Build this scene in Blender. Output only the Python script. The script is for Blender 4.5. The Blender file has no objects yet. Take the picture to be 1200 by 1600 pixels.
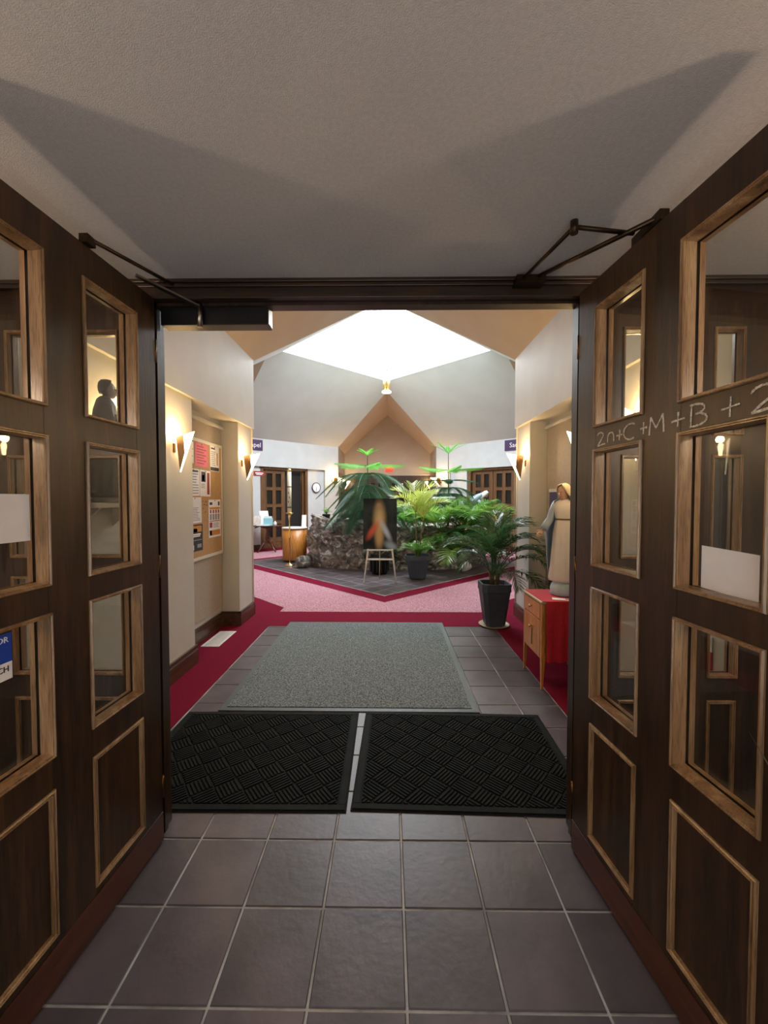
import bpy, math, random
from mathutils import Vector, Matrix, noise
random.seed(7)
SC = bpy.context.scene
COL = SC.collection
PI = math.pi
R = math.radians

# ------------------------------------------------------------------ camera
cam = bpy.data.cameras.new('camera')
cam.sensor_fit = 'VERTICAL'; cam.sensor_height = 36.0
cam.lens = 640.0/1600.0*36.0
cam.clip_start = 0.02
cam_o = bpy.data.objects.new('camera', cam); COL.objects.link(cam_o)
cam_o.location = (0, 0, 1.55)
cam_o.rotation_euler = (R(90-1.79), 0, R(0.716))
SC.camera = cam_o
SC.view_settings.view_transform = 'Standard'
SC.view_settings.look = 'None'
SC.view_settings.gamma = 1.0
SC.view_settings.use_curve_mapping = False
SC.view_settings.exposure = 0.0

# ------------------------------------------------------------------ sky and daylight
w = bpy.data.worlds.new('overcast'); SC.world = w; w.use_nodes = True
bgn = w.node_tree.nodes['Background']
bgn.inputs[0].default_value = (0.90, 0.96, 1.0, 1)
bgn.inputs[1].default_value = 18.0

def area(name, loc, rot, sx, sy, power, color=(1, 1, 1), portal=False):
    l = bpy.data.lights.new(name, 'AREA'); l.shape = 'RECTANGLE'; l.size = sx; l.size_y = sy
    l.energy = power; l.color = color
    if portal: l.cycles.is_portal = True
    o = bpy.data.objects.new(name, l); COL.objects.link(o); o.location = loc; o.rotation_euler = rot
    return o
# daylight through the roof light (portal) and through the glazed street doors behind the camera
area('roof_light_portal', (-.07, 9.98, 5.3), (0, 0, R(45)), 3.5, 3.5, 1, portal=True)
area('street_door_daylight', (-.1, -1.45, 1.15), (R(90), 0, 0), 1.9, 2.1, 21, (0.93, 0.96, 1.0))

# ------------------------------------------------------------------ helpers
def empty(name, loc=(0, 0, 0), rz=0.0):
    o = bpy.data.objects.new(name, None); COL.objects.link(o)
    o.location = loc; o.rotation_euler = (0, 0, rz); o.empty_display_size = .05
    return o
def tag(o, label=None, cat=None, group=None, kind=None):
    if label: o['label'] = label
    if cat: o['category'] = cat
    if group: o['group'] = group
    if kind: o['kind'] = kind
    return o
def thing(name, label, cat, loc=(0, 0, 0), rz=0.0, group=None):
    return tag(empty(name, loc, rz), label, cat, group)

class MB:
    def __init__(self): self.v = []; self.f = []; self.sm = []
    def add(self, vs, fs, smooth=False, M=None):
        b = len(self.v)
        for p in vs:
            p = Vector(p)
            if M is not None: p = M @ p
            self.v.append(p)
        for f in fs:
            self.f.append([i+b for i in f]); self.sm.append(smooth)
        return self
    def box(self, x0, x1, y0, y1, z0, z1, M=None, bev=0.0):
        if x0 > x1: x0, x1 = x1, x0
        if y0 > y1: y0, y1 = y1, y0
        if z0 > z1: z0, z1 = z1, z0
        if bev > 0:
            b = min(bev, (x1-x0)*.4, (y1-y0)*.4, (z1-z0)*.4)
            vs = []; 
            # top bevelled box: bottom ring, shoulder ring, top ring
            for (z, i) in ((z0, b), (z0+b, 0), (z1-b, 0), (z1, b)):
                vs += [(x0+i, y0+i, z), (x1-i, y0+i, z), (x1-i, y1-i, z), (x0+i, y1-i, z)]
            fs = [(3, 2, 1, 0), (12, 13, 14, 15)]
            for k in range(3):
                for j in range(4):
                    a = k*4+j; c = k*4+(j+1) % 4
                    fs.append((a, c, c+4, a+4))
            return self.add(vs, fs, False, M)
        vs = [(x0, y0, z0), (x1, y0, z0), (x1, y1, z0), (x0, y1, z0), (x0, y0, z1), (x1, y0, z1), (x1, y1, z1), (x0, y1, z1)]
        fs = [(3, 2, 1, 0), (4, 5, 6, 7), (0, 1, 5, 4), (1, 2, 6, 5), (2, 3, 7, 6), (3, 0, 4, 7)]
        return self.add(vs, fs, False, M)
    def prism(self, poly, z0, z1, M=None):
        n = len(poly)
        vs = [(p[0], p[1], z0) for p in poly] + [(p[0], p[1], z1) for p in poly]
        fs = [tuple(range(n-1, -1, -1)), tuple(range(n, 2*n))]
        for i in range(n):
            j = (i+1) % n; fs.append((i, j, j+n, i+n))
        return self.add(vs, fs, False, M)
    def slab(self, pts, off):
        """planar polygon in 3D thickened by vector off"""
        n = len(pts); off = Vector(off)
        vs = [Vector(p) for p in pts] + [Vector(p)+off for p in pts]
        fs = [tuple(range(n-1, -1, -1)), tuple(range(n, 2*n))]
        for i in range(n):
            j = (i+1) % n; fs.append((i, j, j+n, i+n))
        return self.add(vs, fs)
    def tube(self, pts, r, n=8, M=None, caps=True):
        pts = [Vector(p) for p in pts]
        rs = r if isinstance(r, (list, tuple)) else [r]*len(pts)
        vs = []; fs = []
        up = None
        for i, p in enumerate(pts):
            d = (pts[min(i+1, len(pts)-1)]-pts[max(i-1, 0)])
            if d.length < 1e-9: d = Vector((0, 0, 1))
            d.normalize()
            if up is None:
                up = d.orthogonal().normalized()
            else:
                up = (up - d*up.dot(d))
                if up.length < 1e-6: up = d.orthogonal()
                up.normalize()
            s = d.cross(up)
            for k in range(n):
                a = 2*PI*k/n
                vs.append(p+(up*math.cos(a)+s*math.sin(a))*rs[i])
        for i in range(len(pts)-1):
            for k in range(n):
                a = i*n+k; b = i*n+(k+1) % n
                fs.append((a, b, b+n, a+n))
        self.add(vs, fs, True, M)
        if caps:
            b0 = len(self.v)-len(vs)
            self.f.append([b0+k for k in range(n-1, -1, -1)]); self.sm.append(False)
            self.f.append([b0+(len(pts)-1)*n+k for k in range(n)]); self.sm.append(False)
        return self
    def lathe(self, prof, n=24, M=None, a0=0.0, a1=2*PI, smooth=True):
        full = abs(a1-a0-2*PI) < 1e-6
        m = n if full else n+1
        vs = []; fs = []
        for (r, z) in prof:
            for k in range(m):
                a = a0+(a1-a0)*k/n
                vs.append((r*math.cos(a), r*math.sin(a), z))
        for i in range(len(prof)-1):
            for k in range(n):
                a = i*m+k; b = i*m+((k+1) % m)
                fs.append((a, b, b+m, a+m))
        return self.add(vs, fs, smooth, M)
    def loft(self, rings, M=None, cap=True, smooth=True):
        """rings: lists of equal length of 3D points"""
        n = len(rings[0]); vs = []; fs = []
        for r_ in rings: vs += r_
        for i in range(len(rings)-1):
            for k in range(n):
                a = i*n+k; b = i*n+(k+1) % n
                fs.append((a, b, b+n, a+n))
        self.add(vs, fs, smooth, M)
        if cap:
            b0 = len(self.v)-len(vs)
            self.f.append([b0+k for k in range(n-1, -1, -1)]); self.sm.append(smooth)
            self.f.append([b0+(len(rings)-1)*n+k for k in range(n)]); self.sm.append(smooth)
        return self
    def sphere(self, c, r, n=16, m=10, sc=(1, 1, 1), M=None):
        prof = []
        vs = []; fs = []
        for i in range(m+1):
            t = PI*i/m
            for k in range(n):
                a = 2*PI*k/n
                vs.append((c[0]+r*sc[0]*math.sin(t)*math.cos(a), c[1]+r*sc[1]*math.sin(t)*math.sin(a), c[2]-r*sc[2]*math.cos(t)))
        for i in range(m):
            for k in range(n):
                a = i*n+k; b = i*n+(k+1) % n
                fs.append((a, b, b+n, a+n))
        return self.add(vs, fs, True, M)
    def mesh(self, name):
        me = bpy.data.meshes.new(name)
        me.from_pydata([tuple(p) for p in self.v], [], self.f)
        me.polygons.foreach_set('use_smooth', self.sm)
        me.update()
        return me
    def build(self, name, mat, parent=None, world=False):
        me = self.mesh(name)
        if mat is not None: me.materials.append(mat)
        return link(name, me, parent)

def link(name, me, parent=None, loc=None, rot=None, scale=None):
    o = bpy.data.objects.new(name, me); COL.objects.link(o)
    if parent is not None: o.parent = parent
    if loc is not None: o.location = loc
    if rot is not None: o.rotation_euler = rot
    if scale is not None: o.scale = scale
    return o
def structure(name, mb, mat, label=None):
    o = mb.build(name, mat); o['kind'] = 'structure'
    if label: o['label'] = label
    return o
def bevel(o, wd=.004, seg=2):
    m = o.modifiers.new('bevel', 'BEVEL'); m.width = wd; m.segments = seg; m.limit_method = 'ANGLE'; m.angle_limit = R(40)
    return o
def copy_tree(o, parent=None):
    c = o.copy(); COL.objects.link(c)
    if parent is not None: c.parent = parent
    for ch in [x for x in o.children if x.type != 'LIGHT']: copy_tree(ch, c)
    return c

# ------------------------------------------------------------------ materials
def new_mat(name):
    m = bpy.data.materials.new(name); m.use_nodes = True
    nt = m.node_tree; b = nt.nodes['Principled BSDF']
    return m, nt, b
def srgb(r, g, b):
    f = lambda c: ((c/255)/12.92 if c/255 <= .04045 else (((c/255)+.055)/1.055)**2.4)
    return (f(r), f(g), f(b), 1)
def ramp(nt, stops):
    n = nt.nodes.new('ShaderNodeValToRGB'); e = n.color_ramp.elements
    while len(e) < len(stops): e.new(.5)
    for i, (p, c) in enumerate(stops): e[i].position = p; e[i].color = c
    return n
def noise_mat(name, c1, c2, scale=8.0, rough=.6, bump=.0, bscale=60.0, detail=4.0, metallic=0.0, coords='Object', stretch=(1, 1, 1), lo=.35, hi=.65, coat=0.0, rnd=0.0, spec=.5, bdist=.004):
    m, nt, b = new_mat(name); N = nt.nodes; L = nt.links
    tc = N.new('ShaderNodeTexCoord'); mp = N.new('ShaderNodeMapping'); mp.inputs['Scale'].default_value = stretch
    L.new(tc.outputs[coords], mp.inputs[0])
    vec = mp.outputs[0]
    if rnd > 0:
        oi = N.new('ShaderNodeObjectInfo'); ad = N.new('ShaderNodeVectorMath'); ad.operation = 'MULTIPLY_ADD'
        cb = N.new('ShaderNodeCombineXYZ')
        for k in range(3): L.new(oi.outputs['Random'], cb.inputs[k])
        ad.inputs[1].default_value = (37, 61, 23)
        L.new(cb.outputs[0], ad.inputs[0]); L.new(mp.outputs[0], ad.inputs[2]); vec = ad.outputs[0]
    nz = N.new('ShaderNodeTexNoise'); nz.inputs['Scale'].default_value = scale; nz.inputs['Detail'].default_value = detail
    L.new(vec, nz.inputs['Vector'])
    rp = ramp(nt, [(lo, c1), (hi, c2)]); L.new(nz.outputs[0], rp.inputs[0])
    col = rp.outputs[0]
    if rnd > 0:
        hs = N.new('ShaderNodeHueSaturation'); mr = N.new('ShaderNodeMapRange')
        mr.inputs[3].default_value = 1-rnd; mr.inputs[4].default_value = 1+rnd
        L.new(oi.outputs['Random'], mr.inputs[0]); L.new(mr.outputs[0], hs.inputs['Value']); L.new(col, hs.inputs['Color']); col = hs.outputs[0]
    L.new(col, b.inputs['Base Color'])
    b.inputs['Roughness'].default_value = rough; b.inputs['Metallic'].default_value = metallic
    b.inputs['Coat Weight'].default_value = coat; b.inputs['Specular IOR Level'].default_value = spec
    if bump > 0:
        n2 = N.new('ShaderNodeTexNoise'); n2.inputs['Scale'].default_value = bscale; n2.inputs['Detail'].default_value = 3
        L.new(vec, n2.inputs['Vector'])
        bp = N.new('ShaderNodeBump'); bp.inputs['Strength'].default_value = bump; bp.inputs['Distance'].default_value = bdist
        L.new(n2.outputs[0], bp.inputs['Height']); L.new(bp.outputs[0], b.inputs['Normal'])
    return m
def plain(name, c, rough=.5, metallic=0.0, emit=None, es=0.0):
    m, nt, b = new_mat(name)
    b.inputs['Base Color'].default_value = c; b.inputs['Roughness'].default_value = rough; b.inputs['Metallic'].default_value = metallic
    nz = nt.nodes.new('ShaderNodeTexNoise'); nz.inputs['Scale'].default_value = 30
    mr = nt.nodes.new('ShaderNodeMapRange'); mr.inputs[3].default_value = max(0, rough-.06); mr.inputs[4].default_value = min(1, rough+.06)
    tc = nt.nodes.new('ShaderNodeTexCoord'); nt.links.new(tc.outputs['Object'], nz.inputs['Vector'])
    nt.links.new(nz.outputs[0], mr.inputs[0]); nt.links.new(mr.outputs[0], b.inputs['Roughness'])
    if emit: b.inputs['Emission Color'].default_value = emit; b.inputs['Emission Strength'].default_value = es
    return m
def wood(name, c1, c2, c3, rough=.34, grain=1.0, coat=.25, axis='z'):
    m, nt, b = new_mat(name); N = nt.nodes; L = nt.links
    tc = N.new('ShaderNodeTexCoord'); mp = N.new('ShaderNodeMapping')
    st = {'z': (22, 22, 1.6), 'x': (1.6, 22, 22), 'y': (22, 1.6, 22)}[axis]
    mp.inputs['Scale'].default_value = st
    oi = N.new('ShaderNodeObjectInfo'); cb = N.new('ShaderNodeCombineXYZ'); ad = N.new('ShaderNodeVectorMath'); ad.operation = 'MULTIPLY_ADD'
    for k in range(3): L.new(oi.outputs['Random'], cb.inputs[k])
    ad.inputs[1].default_value = (31, 17, 9)
    L.new(tc.outputs['Object'], mp.inputs[0]); L.new(cb.outputs[0], ad.inputs[0]); L.new(mp.outputs[0], ad.inputs[2])
    n1 = N.new('ShaderNodeTexNoise'); n1.inputs['Scale'].default_value = 1.0; n1.inputs['Detail'].default_value = 6; n1.inputs['Roughness'].default_value = .62; n1.inputs['Distortion'].default_value = .6
    n2 = N.new('ShaderNodeTexNoise'); n2.inputs['Scale'].default_value = 7.0*grain; n2.inputs['Detail'].default_value = 3
    L.new(ad.outputs[0], n1.inputs['Vector']); L.new(ad.outputs[0], n2.inputs['Vector'])
    r1 = ramp(nt, [(.3, c1), (.52, c2), (.72, c3)]); L.new(n1.outputs[0], r1.inputs[0])
    r2 = ramp(nt, [(.36, (.45, .45, .45, 1)), (.5, (1, 1, 1, 1))]); L.new(n2.outputs[0], r2.inputs[0])
    mx = N.new('ShaderNodeMixRGB'); mx.blend_type = 'MULTIPLY'; mx.inputs[0].default_value = .7
    L.new(r1.outputs[0], mx.inputs[1]); L.new(r2.outputs[0], mx.inputs[2]); L.new(mx.outputs[0], b.inputs['Base Color'])
    b.inputs['Roughness'].default_value = rough; b.inputs['Coat Weight'].default_value = coat; b.inputs['Coat Roughness'].default_value = .3
    bp = N.new('ShaderNodeBump'); bp.inputs['Strength'].default_value = .25; bp.inputs['Distance'].default_value = .002
    L.new(n2.outputs[0], bp.inputs['Height']); L.new(bp.outputs[0], b.inputs['Normal'])
    return m
def glass_mat(name, tint=(1, 1, 1, 1), refl=1.0):
    m = bpy.data.materials.new(name); m.use_nodes = True; nt = m.node_tree; N = nt.nodes; L = nt.links
    N.remove(N['Principled BSDF']); out = N['Material Output']
    tr = N.new('ShaderNodeBsdfTransparent'); tr.inputs[0].default_value = tint
    gl = N.new('ShaderNodeBsdfGlossy'); gl.inputs['Roughness'].default_value = .01
    fr = N.new('ShaderNodeLayerWeight'); fr.inputs[0].default_value = .5
    pw = N.new('ShaderNodeMath'); pw.operation = 'POWER'; pw.inputs[1].default_value = 5; L.new(fr.outputs['Facing'], pw.inputs[0])
    ml = N.new('ShaderNodeMath'); ml.operation = 'MULTIPLY_ADD'; ml.inputs[1].default_value = .9*refl; ml.inputs[2].default_value = .045*refl; L.new(pw.outputs[0], ml.inputs[0])
    mx = N.new('ShaderNodeMixShader'); L.new(ml.outputs[0], mx.inputs[0]); L.new(tr.outputs[0], mx.inputs[1]); L.new(gl.outputs[0], mx.inputs[2])
    L.new(mx.outputs[0], out.inputs[0])
    return m

M = {}
M['ceiling'] = noise_mat('stippled_ceiling', (.54, .515, .505, 1), (.60, .575, .56, 1), 90, .85, .6, 330, bdist=.003)
M['wall'] = noise_mat('cream_wall_paint', (.56, .54, .49, 1), (.60, .58, .53, 1), 3, .55, .12, 220)
M['wall_white'] = noise_mat('white_wall_paint', (.56, .58, .59, 1), (.60, .62, .63, 1), 3, .55, .1, 220)
M['slope'] = noise_mat('grey_sloped_plaster', (.66, .71, .68, 1), (.70, .75, .72, 1), 2, .7, .1, 200)
M['arm_roof'] = noise_mat('tan_sloped_plaster', (.60, .50, .39, 1), (.64, .54, .43, 1), 2, .65, .1, 200)
M['gable'] = noise_mat('tan_gable_plaster', (.47, .40, .33, 1), (.51, .44, .37, 1), 2, .65, .1, 200)
M['taupe'] = noise_mat('taupe_panel_fabric', (.42, .35, .27, 1), (.46, .39, .31, 1), 30, .8, .3, 400)
M['wood'] = wood('dark_stained_oak', (.012, .0055, .002, 1), (.033, .0145, .0050, 1), (.066, .030, .010, 1), rough=.42, coat=.10)
M['wood_h'] = wood('dark_stained_oak_crosswise', (.012, .0055, .002, 1), (.033, .0145, .0050, 1), (.066, .030, .010, 1), rough=.42, coat=.10, axis='x')
M['oak'] = wood('lit_oak_moulding', (.13, .065, .024, 1), (.28, .155, .070, 1), (.46, .30, .16, 1), rough=.28, grain=1.6)  # lighter oak, brightened further to paint in daylight caught on beads and reveals
M['kick'] = wood('red_brown_kick_plate', (.030, .008, .003, 1), (.070, .018, .007, 1), (.11, .035, .014, 1), rough=.28, axis='x')
M['door_mid'] = wood('mid_brown_oak', (.085, .038, .013, 1), (.16, .075, .028, 1), (.24, .12, .048, 1), rough=.4)
M['base'] = wood('walnut_baseboard', (.035, .018, .008, 1), (.085, .045, .022, 1), (.15, .085, .045, 1), rough=.35, axis='y')
M['honey'] = wood('honey_veneer', (.45, .155, .022, 1), (.58, .22, .036, 1), (.68, .29, .055, 1), rough=.35, grain=.7)
M['mahogany'] = wood('mahogany', (.05, .012, .006, 1), (.11, .03, .014, 1), (.19, .06, .03, 1), rough=.22)
M['tile'] = noise_mat('plum_quarry_tile', (.052, .040, .046, 1), (.125, .098, .108, 1), 3.5, .42, .35, 35, detail=7, rnd=.16, stretch=(1, 1, 1), lo=.3, hi=.75, bdist=.003)
M['grout'] = noise_mat('pale_grout', (.20, .195, .195, 1), (.48, .47, .47, 1), 5, .9, .3, 200)
M['burgundy'] = noise_mat('burgundy_carpet', (.125, .004, .018, 1), (.23, .008, .036, 1), 260, .95, .6, 500, spec=.1)
M['pink'] = noise_mat('pink_flecked_carpet', (.28, .095, .125, 1), (.64, .40, .46, 1), 110, .95, .5, 300, detail=5, spec=.1, lo=.40, hi=.62)
M['grey_mat'] = noise_mat('grey_flecked_mat', (.055, .068, .074, 1), (.30, .355, .375, 1), 95, .95, .7, 260, detail=4, spec=.1, lo=.36, hi=.68)
M['mat_edge'] = plain('grey_rubber_edge', (.07, .085, .085, 1), .5)
M['rubber'] = noise_mat('black_rubber', (.004, .005, .005, 1), (.010, .012, .0115, 1), 6, .72, .4, 180, spec=.12)
M['brass'] = noise_mat('brass', (.75, .50, .17, 1), (.88, .64, .28, 1), 5, .25, .0, metallic=1.0)
M['bronze'] = noise_mat('bronze_plate', (.16, .075, .02, 1), (.24, .12, .035, 1), 6, .28, .0, metallic=.9)
M['dark_bronze'] = noise_mat('dark_bronze', (.035, .02, .01, 1), (.07, .04, .02, 1), 12, .35, metallic=.8)
M['gold_tube'] = noise_mat('gold_lacquer', (.55, .40, .14, 1), (.70, .54, .25, 1), 8, .35, metallic=.7)
M['steel'] = noise_mat('dull_steel', (.32, .27, .22, 1), (.42, .37, .32, 1), 20, .3, metallic=1.0)
M['black'] = plain('black_enamel', (.008, .008, .009, 1), .35)
M['dark'] = plain('painted_room_shade', (.012, .010, .009, 1), .8)
M['white'] = noise_mat('white_enamel', (.70, .71, .72, 1), (.76, .77, .78, 1), 5, .4)
M['cream'] = noise_mat('cream_lacquer', (.72, .69, .62, 1), (.78, .75, .68, 1), 5, .35)
M['paper'] = noise_mat('white_paper', (.86, .86, .90, 1), (.89, .89, .93, 1), 20, .8)
M['pinkpaper'] = noise_mat('pink_paper', (.85, .16, .26, 1), (.88, .19, .30, 1), 20, .8)
M['ink'] = plain('dark_print', (.03, .03, .035, 1), .7)
M['redink'] = plain('red_print', (.35, .03, .02, 1), .7)
M['orangeink'] = plain('orange_print', (.62, .27, .05, 1), .7)
M['greyink'] = plain('grey_print', (.30, .30, .32, 1), .7)
M['blueink'] = plain('blue_print', (.01, .06, .45, 1), .4)
M['skyblue'] = plain('pale_blue_card', (.35, .70, .80, 1), .6)
M['cork'] = noise_mat('cork', (.42, .24, .10, 1), (.58, .36, .17, 1), 120, .9, .3, 300)
M['purple'] = noise_mat('purple_sign', (.050, .018, .085, 1), (.060, .022, .10, 1), 4, .4)
M['banner'] = noise_mat('violet_banner', (.055, .045, .16, 1), (.075, .06, .20, 1), 3, .5)
M['chalk'] = noise_mat('chalk', (.45, .40, .33, 1), (.85, .80, .70, 1), 150, .95)
M['redcloth'] = noise_mat('red_cloth', (.42, .005, .016, 1), (.48, .008, .024, 1), 40, .75, .2, 300)
M['glass'] = glass_mat('window_glass', (.93, .94, .93, 1))
M['darkglass'] = plain('dark_door_glass', (.015, .014, .012, 1), .08)
M['lampglass'] = plain('lit_opal_glass', (.9, .8, .6, 1), .4, emit=(1.0, .82, .50, 1), es=7.0)
M['bulb'] = plain('lit_bulb', (1, .9, .7, 1), .4, emit=(1.0, .70, .32, 1), es=30.0)
M['exit'] = plain('lit_red_sign', (.6, .03, .02, 1), .4, emit=(1.0, .06, .03, 1), es=.9)
M['pot'] = noise_mat('slate_grey_planter', (.030, .042, .058, 1), (.050, .066, .088, 1), 4, .55, .1, 90)
M['blackpot'] = plain('black_plastic_pot', (.014, .014, .015, 1), .45)
M['soil'] = noise_mat('potting_soil', (.012, .008, .005, 1), (.05, .032, .02, 1), 40, .95, 1, 60)
M['saucer'] = noise_mat('beige_saucer', (.42, .34, .22, 1), (.50, .42, .28, 1), 5, .5)
M['rind'] = noise_mat('palm_stem', (.10, .055, .022, 1), (.20, .14, .05, 1), 20, .7, .3, 50)
M['trunk'] = noise_mat('pine_trunk', (.05, .035, .02, 1), (.10, .07, .045, 1), 20, .8, .5, 50)
def leaf_mat(name, c1, c2, rough=.30, tr=.35):
    m = noise_mat(name, c1, c2, 3.0, rough, 0, rnd=.22)
    nt = m.node_tree; b = nt.nodes['Principled BSDF']; out = nt.nodes['Material Output']
    t = nt.nodes.new('ShaderNodeBsdfTranslucent'); t.inputs[0].default_value = tuple(min(1, x*1.6) for x in c2[:3])+(1,)
    mx = nt.nodes.new('ShaderNodeMixShader'); mx.inputs[0].default_value = tr
    nt.links.new(b.outputs[0], mx.inputs[1]); nt.links.new(t.outputs[0], mx.inputs[2]); nt.links.new(mx.outputs[0], out.inputs[0])
    return m
M['leaf_dark'] = leaf_mat('dark_green_leaf', (.018, .055, .022, 1), (.045, .12, .04, 1))
M['leaf_mid'] = leaf_mat('mid_green_leaf', (.045, .14, .025, 1), (.12, .28, .05, 1))
M['leaf_bright'] = leaf_mat('bright_green_leaf', (.08, .20, .025, 1), (.22, .38, .07, 1))
M['leaf_yellow'] = leaf_mat('yellow_green_leaf', (.24, .36, .05, 1), (.46, .52, .12, 1))
M['pine'] = leaf_mat('pine_needles', (.025, .08, .04, 1), (.07, .18, .085, 1), tr=.2)
M['pine_new'] = leaf_mat('fresh_pine_needles', (.10, .34, .05, 1), (.24, .55, .12, 1), tr=.3)

# ================================================================== THE SETTING
CX, CY = -.07, 9.98               # centre of the square atrium (turned 45 degrees)
XL, XR = -1.83, 1.69              # hall walls
RL, RR = -2.05, 1.91              # recess walls
Z_E, Z_R, Z_S = 3.38, 4.92, 5.12  # eaves, arm ridge, roof light

# ---- floor
floor = structure('floor', MB().box(-8, 8, -1.7, 18.5, -.12, -.02), M['grout'], 'floor slab')
tx0, ty0, tp, tq = -.858, 1.8135, .3045, .309
def grout_bed(x0, x1, y0, y1, z=-.004):
    o = MB().box(x0, x1, y0, y1, -.02, z).build('grout_bed', M['grout'], floor); return o
grout_bed(-2.1, 1.95, -1.6, 1.93)
grout_bed(-1.475, 1.277, 1.93, 4.945)
tile_me = MB().box(-tp/2+.0042, tp/2-.0042, -tq/2+.0042, tq/2-.0042, -.012, 0.0, bev=.003).mesh('tile')
tile_me.materials.append(M['tile'])
rt = random.Random(3)
for i in range(-5, 10):
    for j in range(-7, 10):
        x = tx0+(i-.0)*tp - tp/2 + tp; y = ty0+(j+.5)*tq
        xa, xb = x-tp/2, x+tp/2
        if y > 1.93 and (xa < -1.48 or xb > 1.29): continue
        if xa < -2.15 or xb > 2.0 : continue
        o = link('tile', tile_me, floor, (x, y, rt.uniform(-.0008, .0008)), (rt.uniform(-.002, .002), rt.uniform(-.002, .002), 0))
for y0, y1 in ((4.597+.309-.0, 4.94),):
    pass
# cut row at the far edge of the hall tiling
cut_me = MB().box(-tp/2+.0042, tp/2-.0042, -.018, .018, -.012, 0.0).mesh('tile'); cut_me.materials.append(M['tile'])
for i in range(-2, 7):
    link('tile', cut_me, floor, (tx0+i*tp+tp/2, 4.925, 0))

def rel(pts): return [(CX+a, CY+b) for a, b in pts]
# ---- carpets
mb = MB(); mb.box(RL, -1.475, 1.93, 4.945, -.02, .003); mb.box(1.277, RR+.05, 1.93, 4.945, -.02, .003)
mb.prism(rel([(-2.0, -5.035), (2.0, -5.035), (2.0, -4.45), (6.9, 0), (6.9, 2.0), (2.0, 4.6), (2.0, 6.7), (-2.0, 6.7), (-2.0, 4.6), (-6.9, 2.0), (-6.9, 0), (-2.0, -4.45)]), -.02, .003)
tag(mb.build('burgundy_carpet', M['burgundy'], floor), 'deep burgundy carpet border')
pk = []
for s in range(4):
    c, sn = round(math.cos(s*PI/2)), round(math.sin(s*PI/2))
    for (a, b) in ((-1.43, -4.20), (-1.43, -4.41), (1.43, -4.41), (1.43, -4.20)):
        pk.append((a*c-b*sn, a*sn+b*c))
tag(MB().prism(rel(pk), .0031, .006).build('pink_carpet', M['pink'], floor), 'pink flecked carpet ring')
def dia(h): return rel([(0, -h), (h, 0), (0, h), (-h, 0)])
tag(MB().prism(dia(3.89), .0061, .009).build('carpet_band', M['burgundy'], floor), 'burgundy band round the tiled square')
MB().prism(dia(3.52), .0091, .0148).build('grout_bed', M['grout'], floor)
# diagonal tiles of the atrium square
s45 = math.sqrt(.5); side = 3.5*math.sqrt(2); nt_ = 16; p_ = side/nt_
dt = MB().box(-p_/2+.007, p_/2-.007, -p_/2+.007, p_/2-.007, 0, .005).mesh('tile'); dt.materials.append(M['tile'])
rest = MB()
for i in range(nt_):
    for j in range(nt_):
        u = -side/2+(i+.5)*p_; v = -side/2+(j+.5)*p_
        x = CX+(u-v)*s45; y = CY+(u+v)*s45
        if y < 9.4 or (x < -1.9 and y < 12):
            link('tile', dt, floor, (x, y, .0112), (0, 0, R(45)))
        else:
            Mx = Matrix.Translation((x, y, .0112)) @ Matrix.Rotation(R(45), 4, 'Z')
            rest.box(-p_/2+.006, p_/2-.006, -p_/2+.006, p_/2-.006, 0, .005, M=Mx)
o = rest.build('far_tiles', M['tile'], floor); o['kind'] = 'stuff'

# ---- vestibule shell
structure('ceiling', MB().box(-2.1, 1.95, -1.7, 1.93, 2.50, 2.6), M['ceiling'], 'stippled off-white vestibule ceiling')
structure('wall_vestibule_left', MB().box(-2.1, -2.0, -1.7, 1.93, 0, 2.5), M['wall'])
structure('wall_vestibule_right', MB().box(1.87, 1.97, -1.7, 1.93, 0, 2.5), M['wall'])
mb = MB(); mb.box(-2.1, -1.1, -1.7, -1.55, 0, 2.5); mb.box(.9, 1.95, -1.7, -1.55, 0, 2.5); mb.box(-1.1, .9, -1.7, -1.55, 2.25, 2.5)
structure('wall_vestibule_back', mb, M['wall'])
mb = MB()
for x in (-1.1, -.13, .84): mb.box(x, x+.06, -1.68, -1.6, 0, 2.25)
mb.box(-1.1, .9, -1.68, -1.6, 2.17, 2.25); mb.box(-1.1, .9, -1.68, -1.6, 0, .1)
d = structure('door_3', mb, M['wood'], 'glazed street door behind the viewer')
MB().box(-1.04, .84, -1.645, -1.64, .1, 2.17).build('pane', M['glass'], d)
# unseen box added outside the street door to keep sky light out
mb = MB(); mb.box(-3.2, 3.0, -4.3, -4.2, -.1, 2.8); mb.box(-3.2, 3.0, -4.3, -1.7, 2.6, 2.8); mb.box(-3.2, -3.1, -4.3, -1.7, -.1, 2.8); mb.box(2.9, 3.0, -4.3, -1.7, -.1, 2.8); mb.box(-3.2, 3.0, -4.3, -1.7, -.12, -.02)
structure('wall_sky_block', mb, M['wall'], 'added enclosure blocking sky light at the street door')

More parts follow.
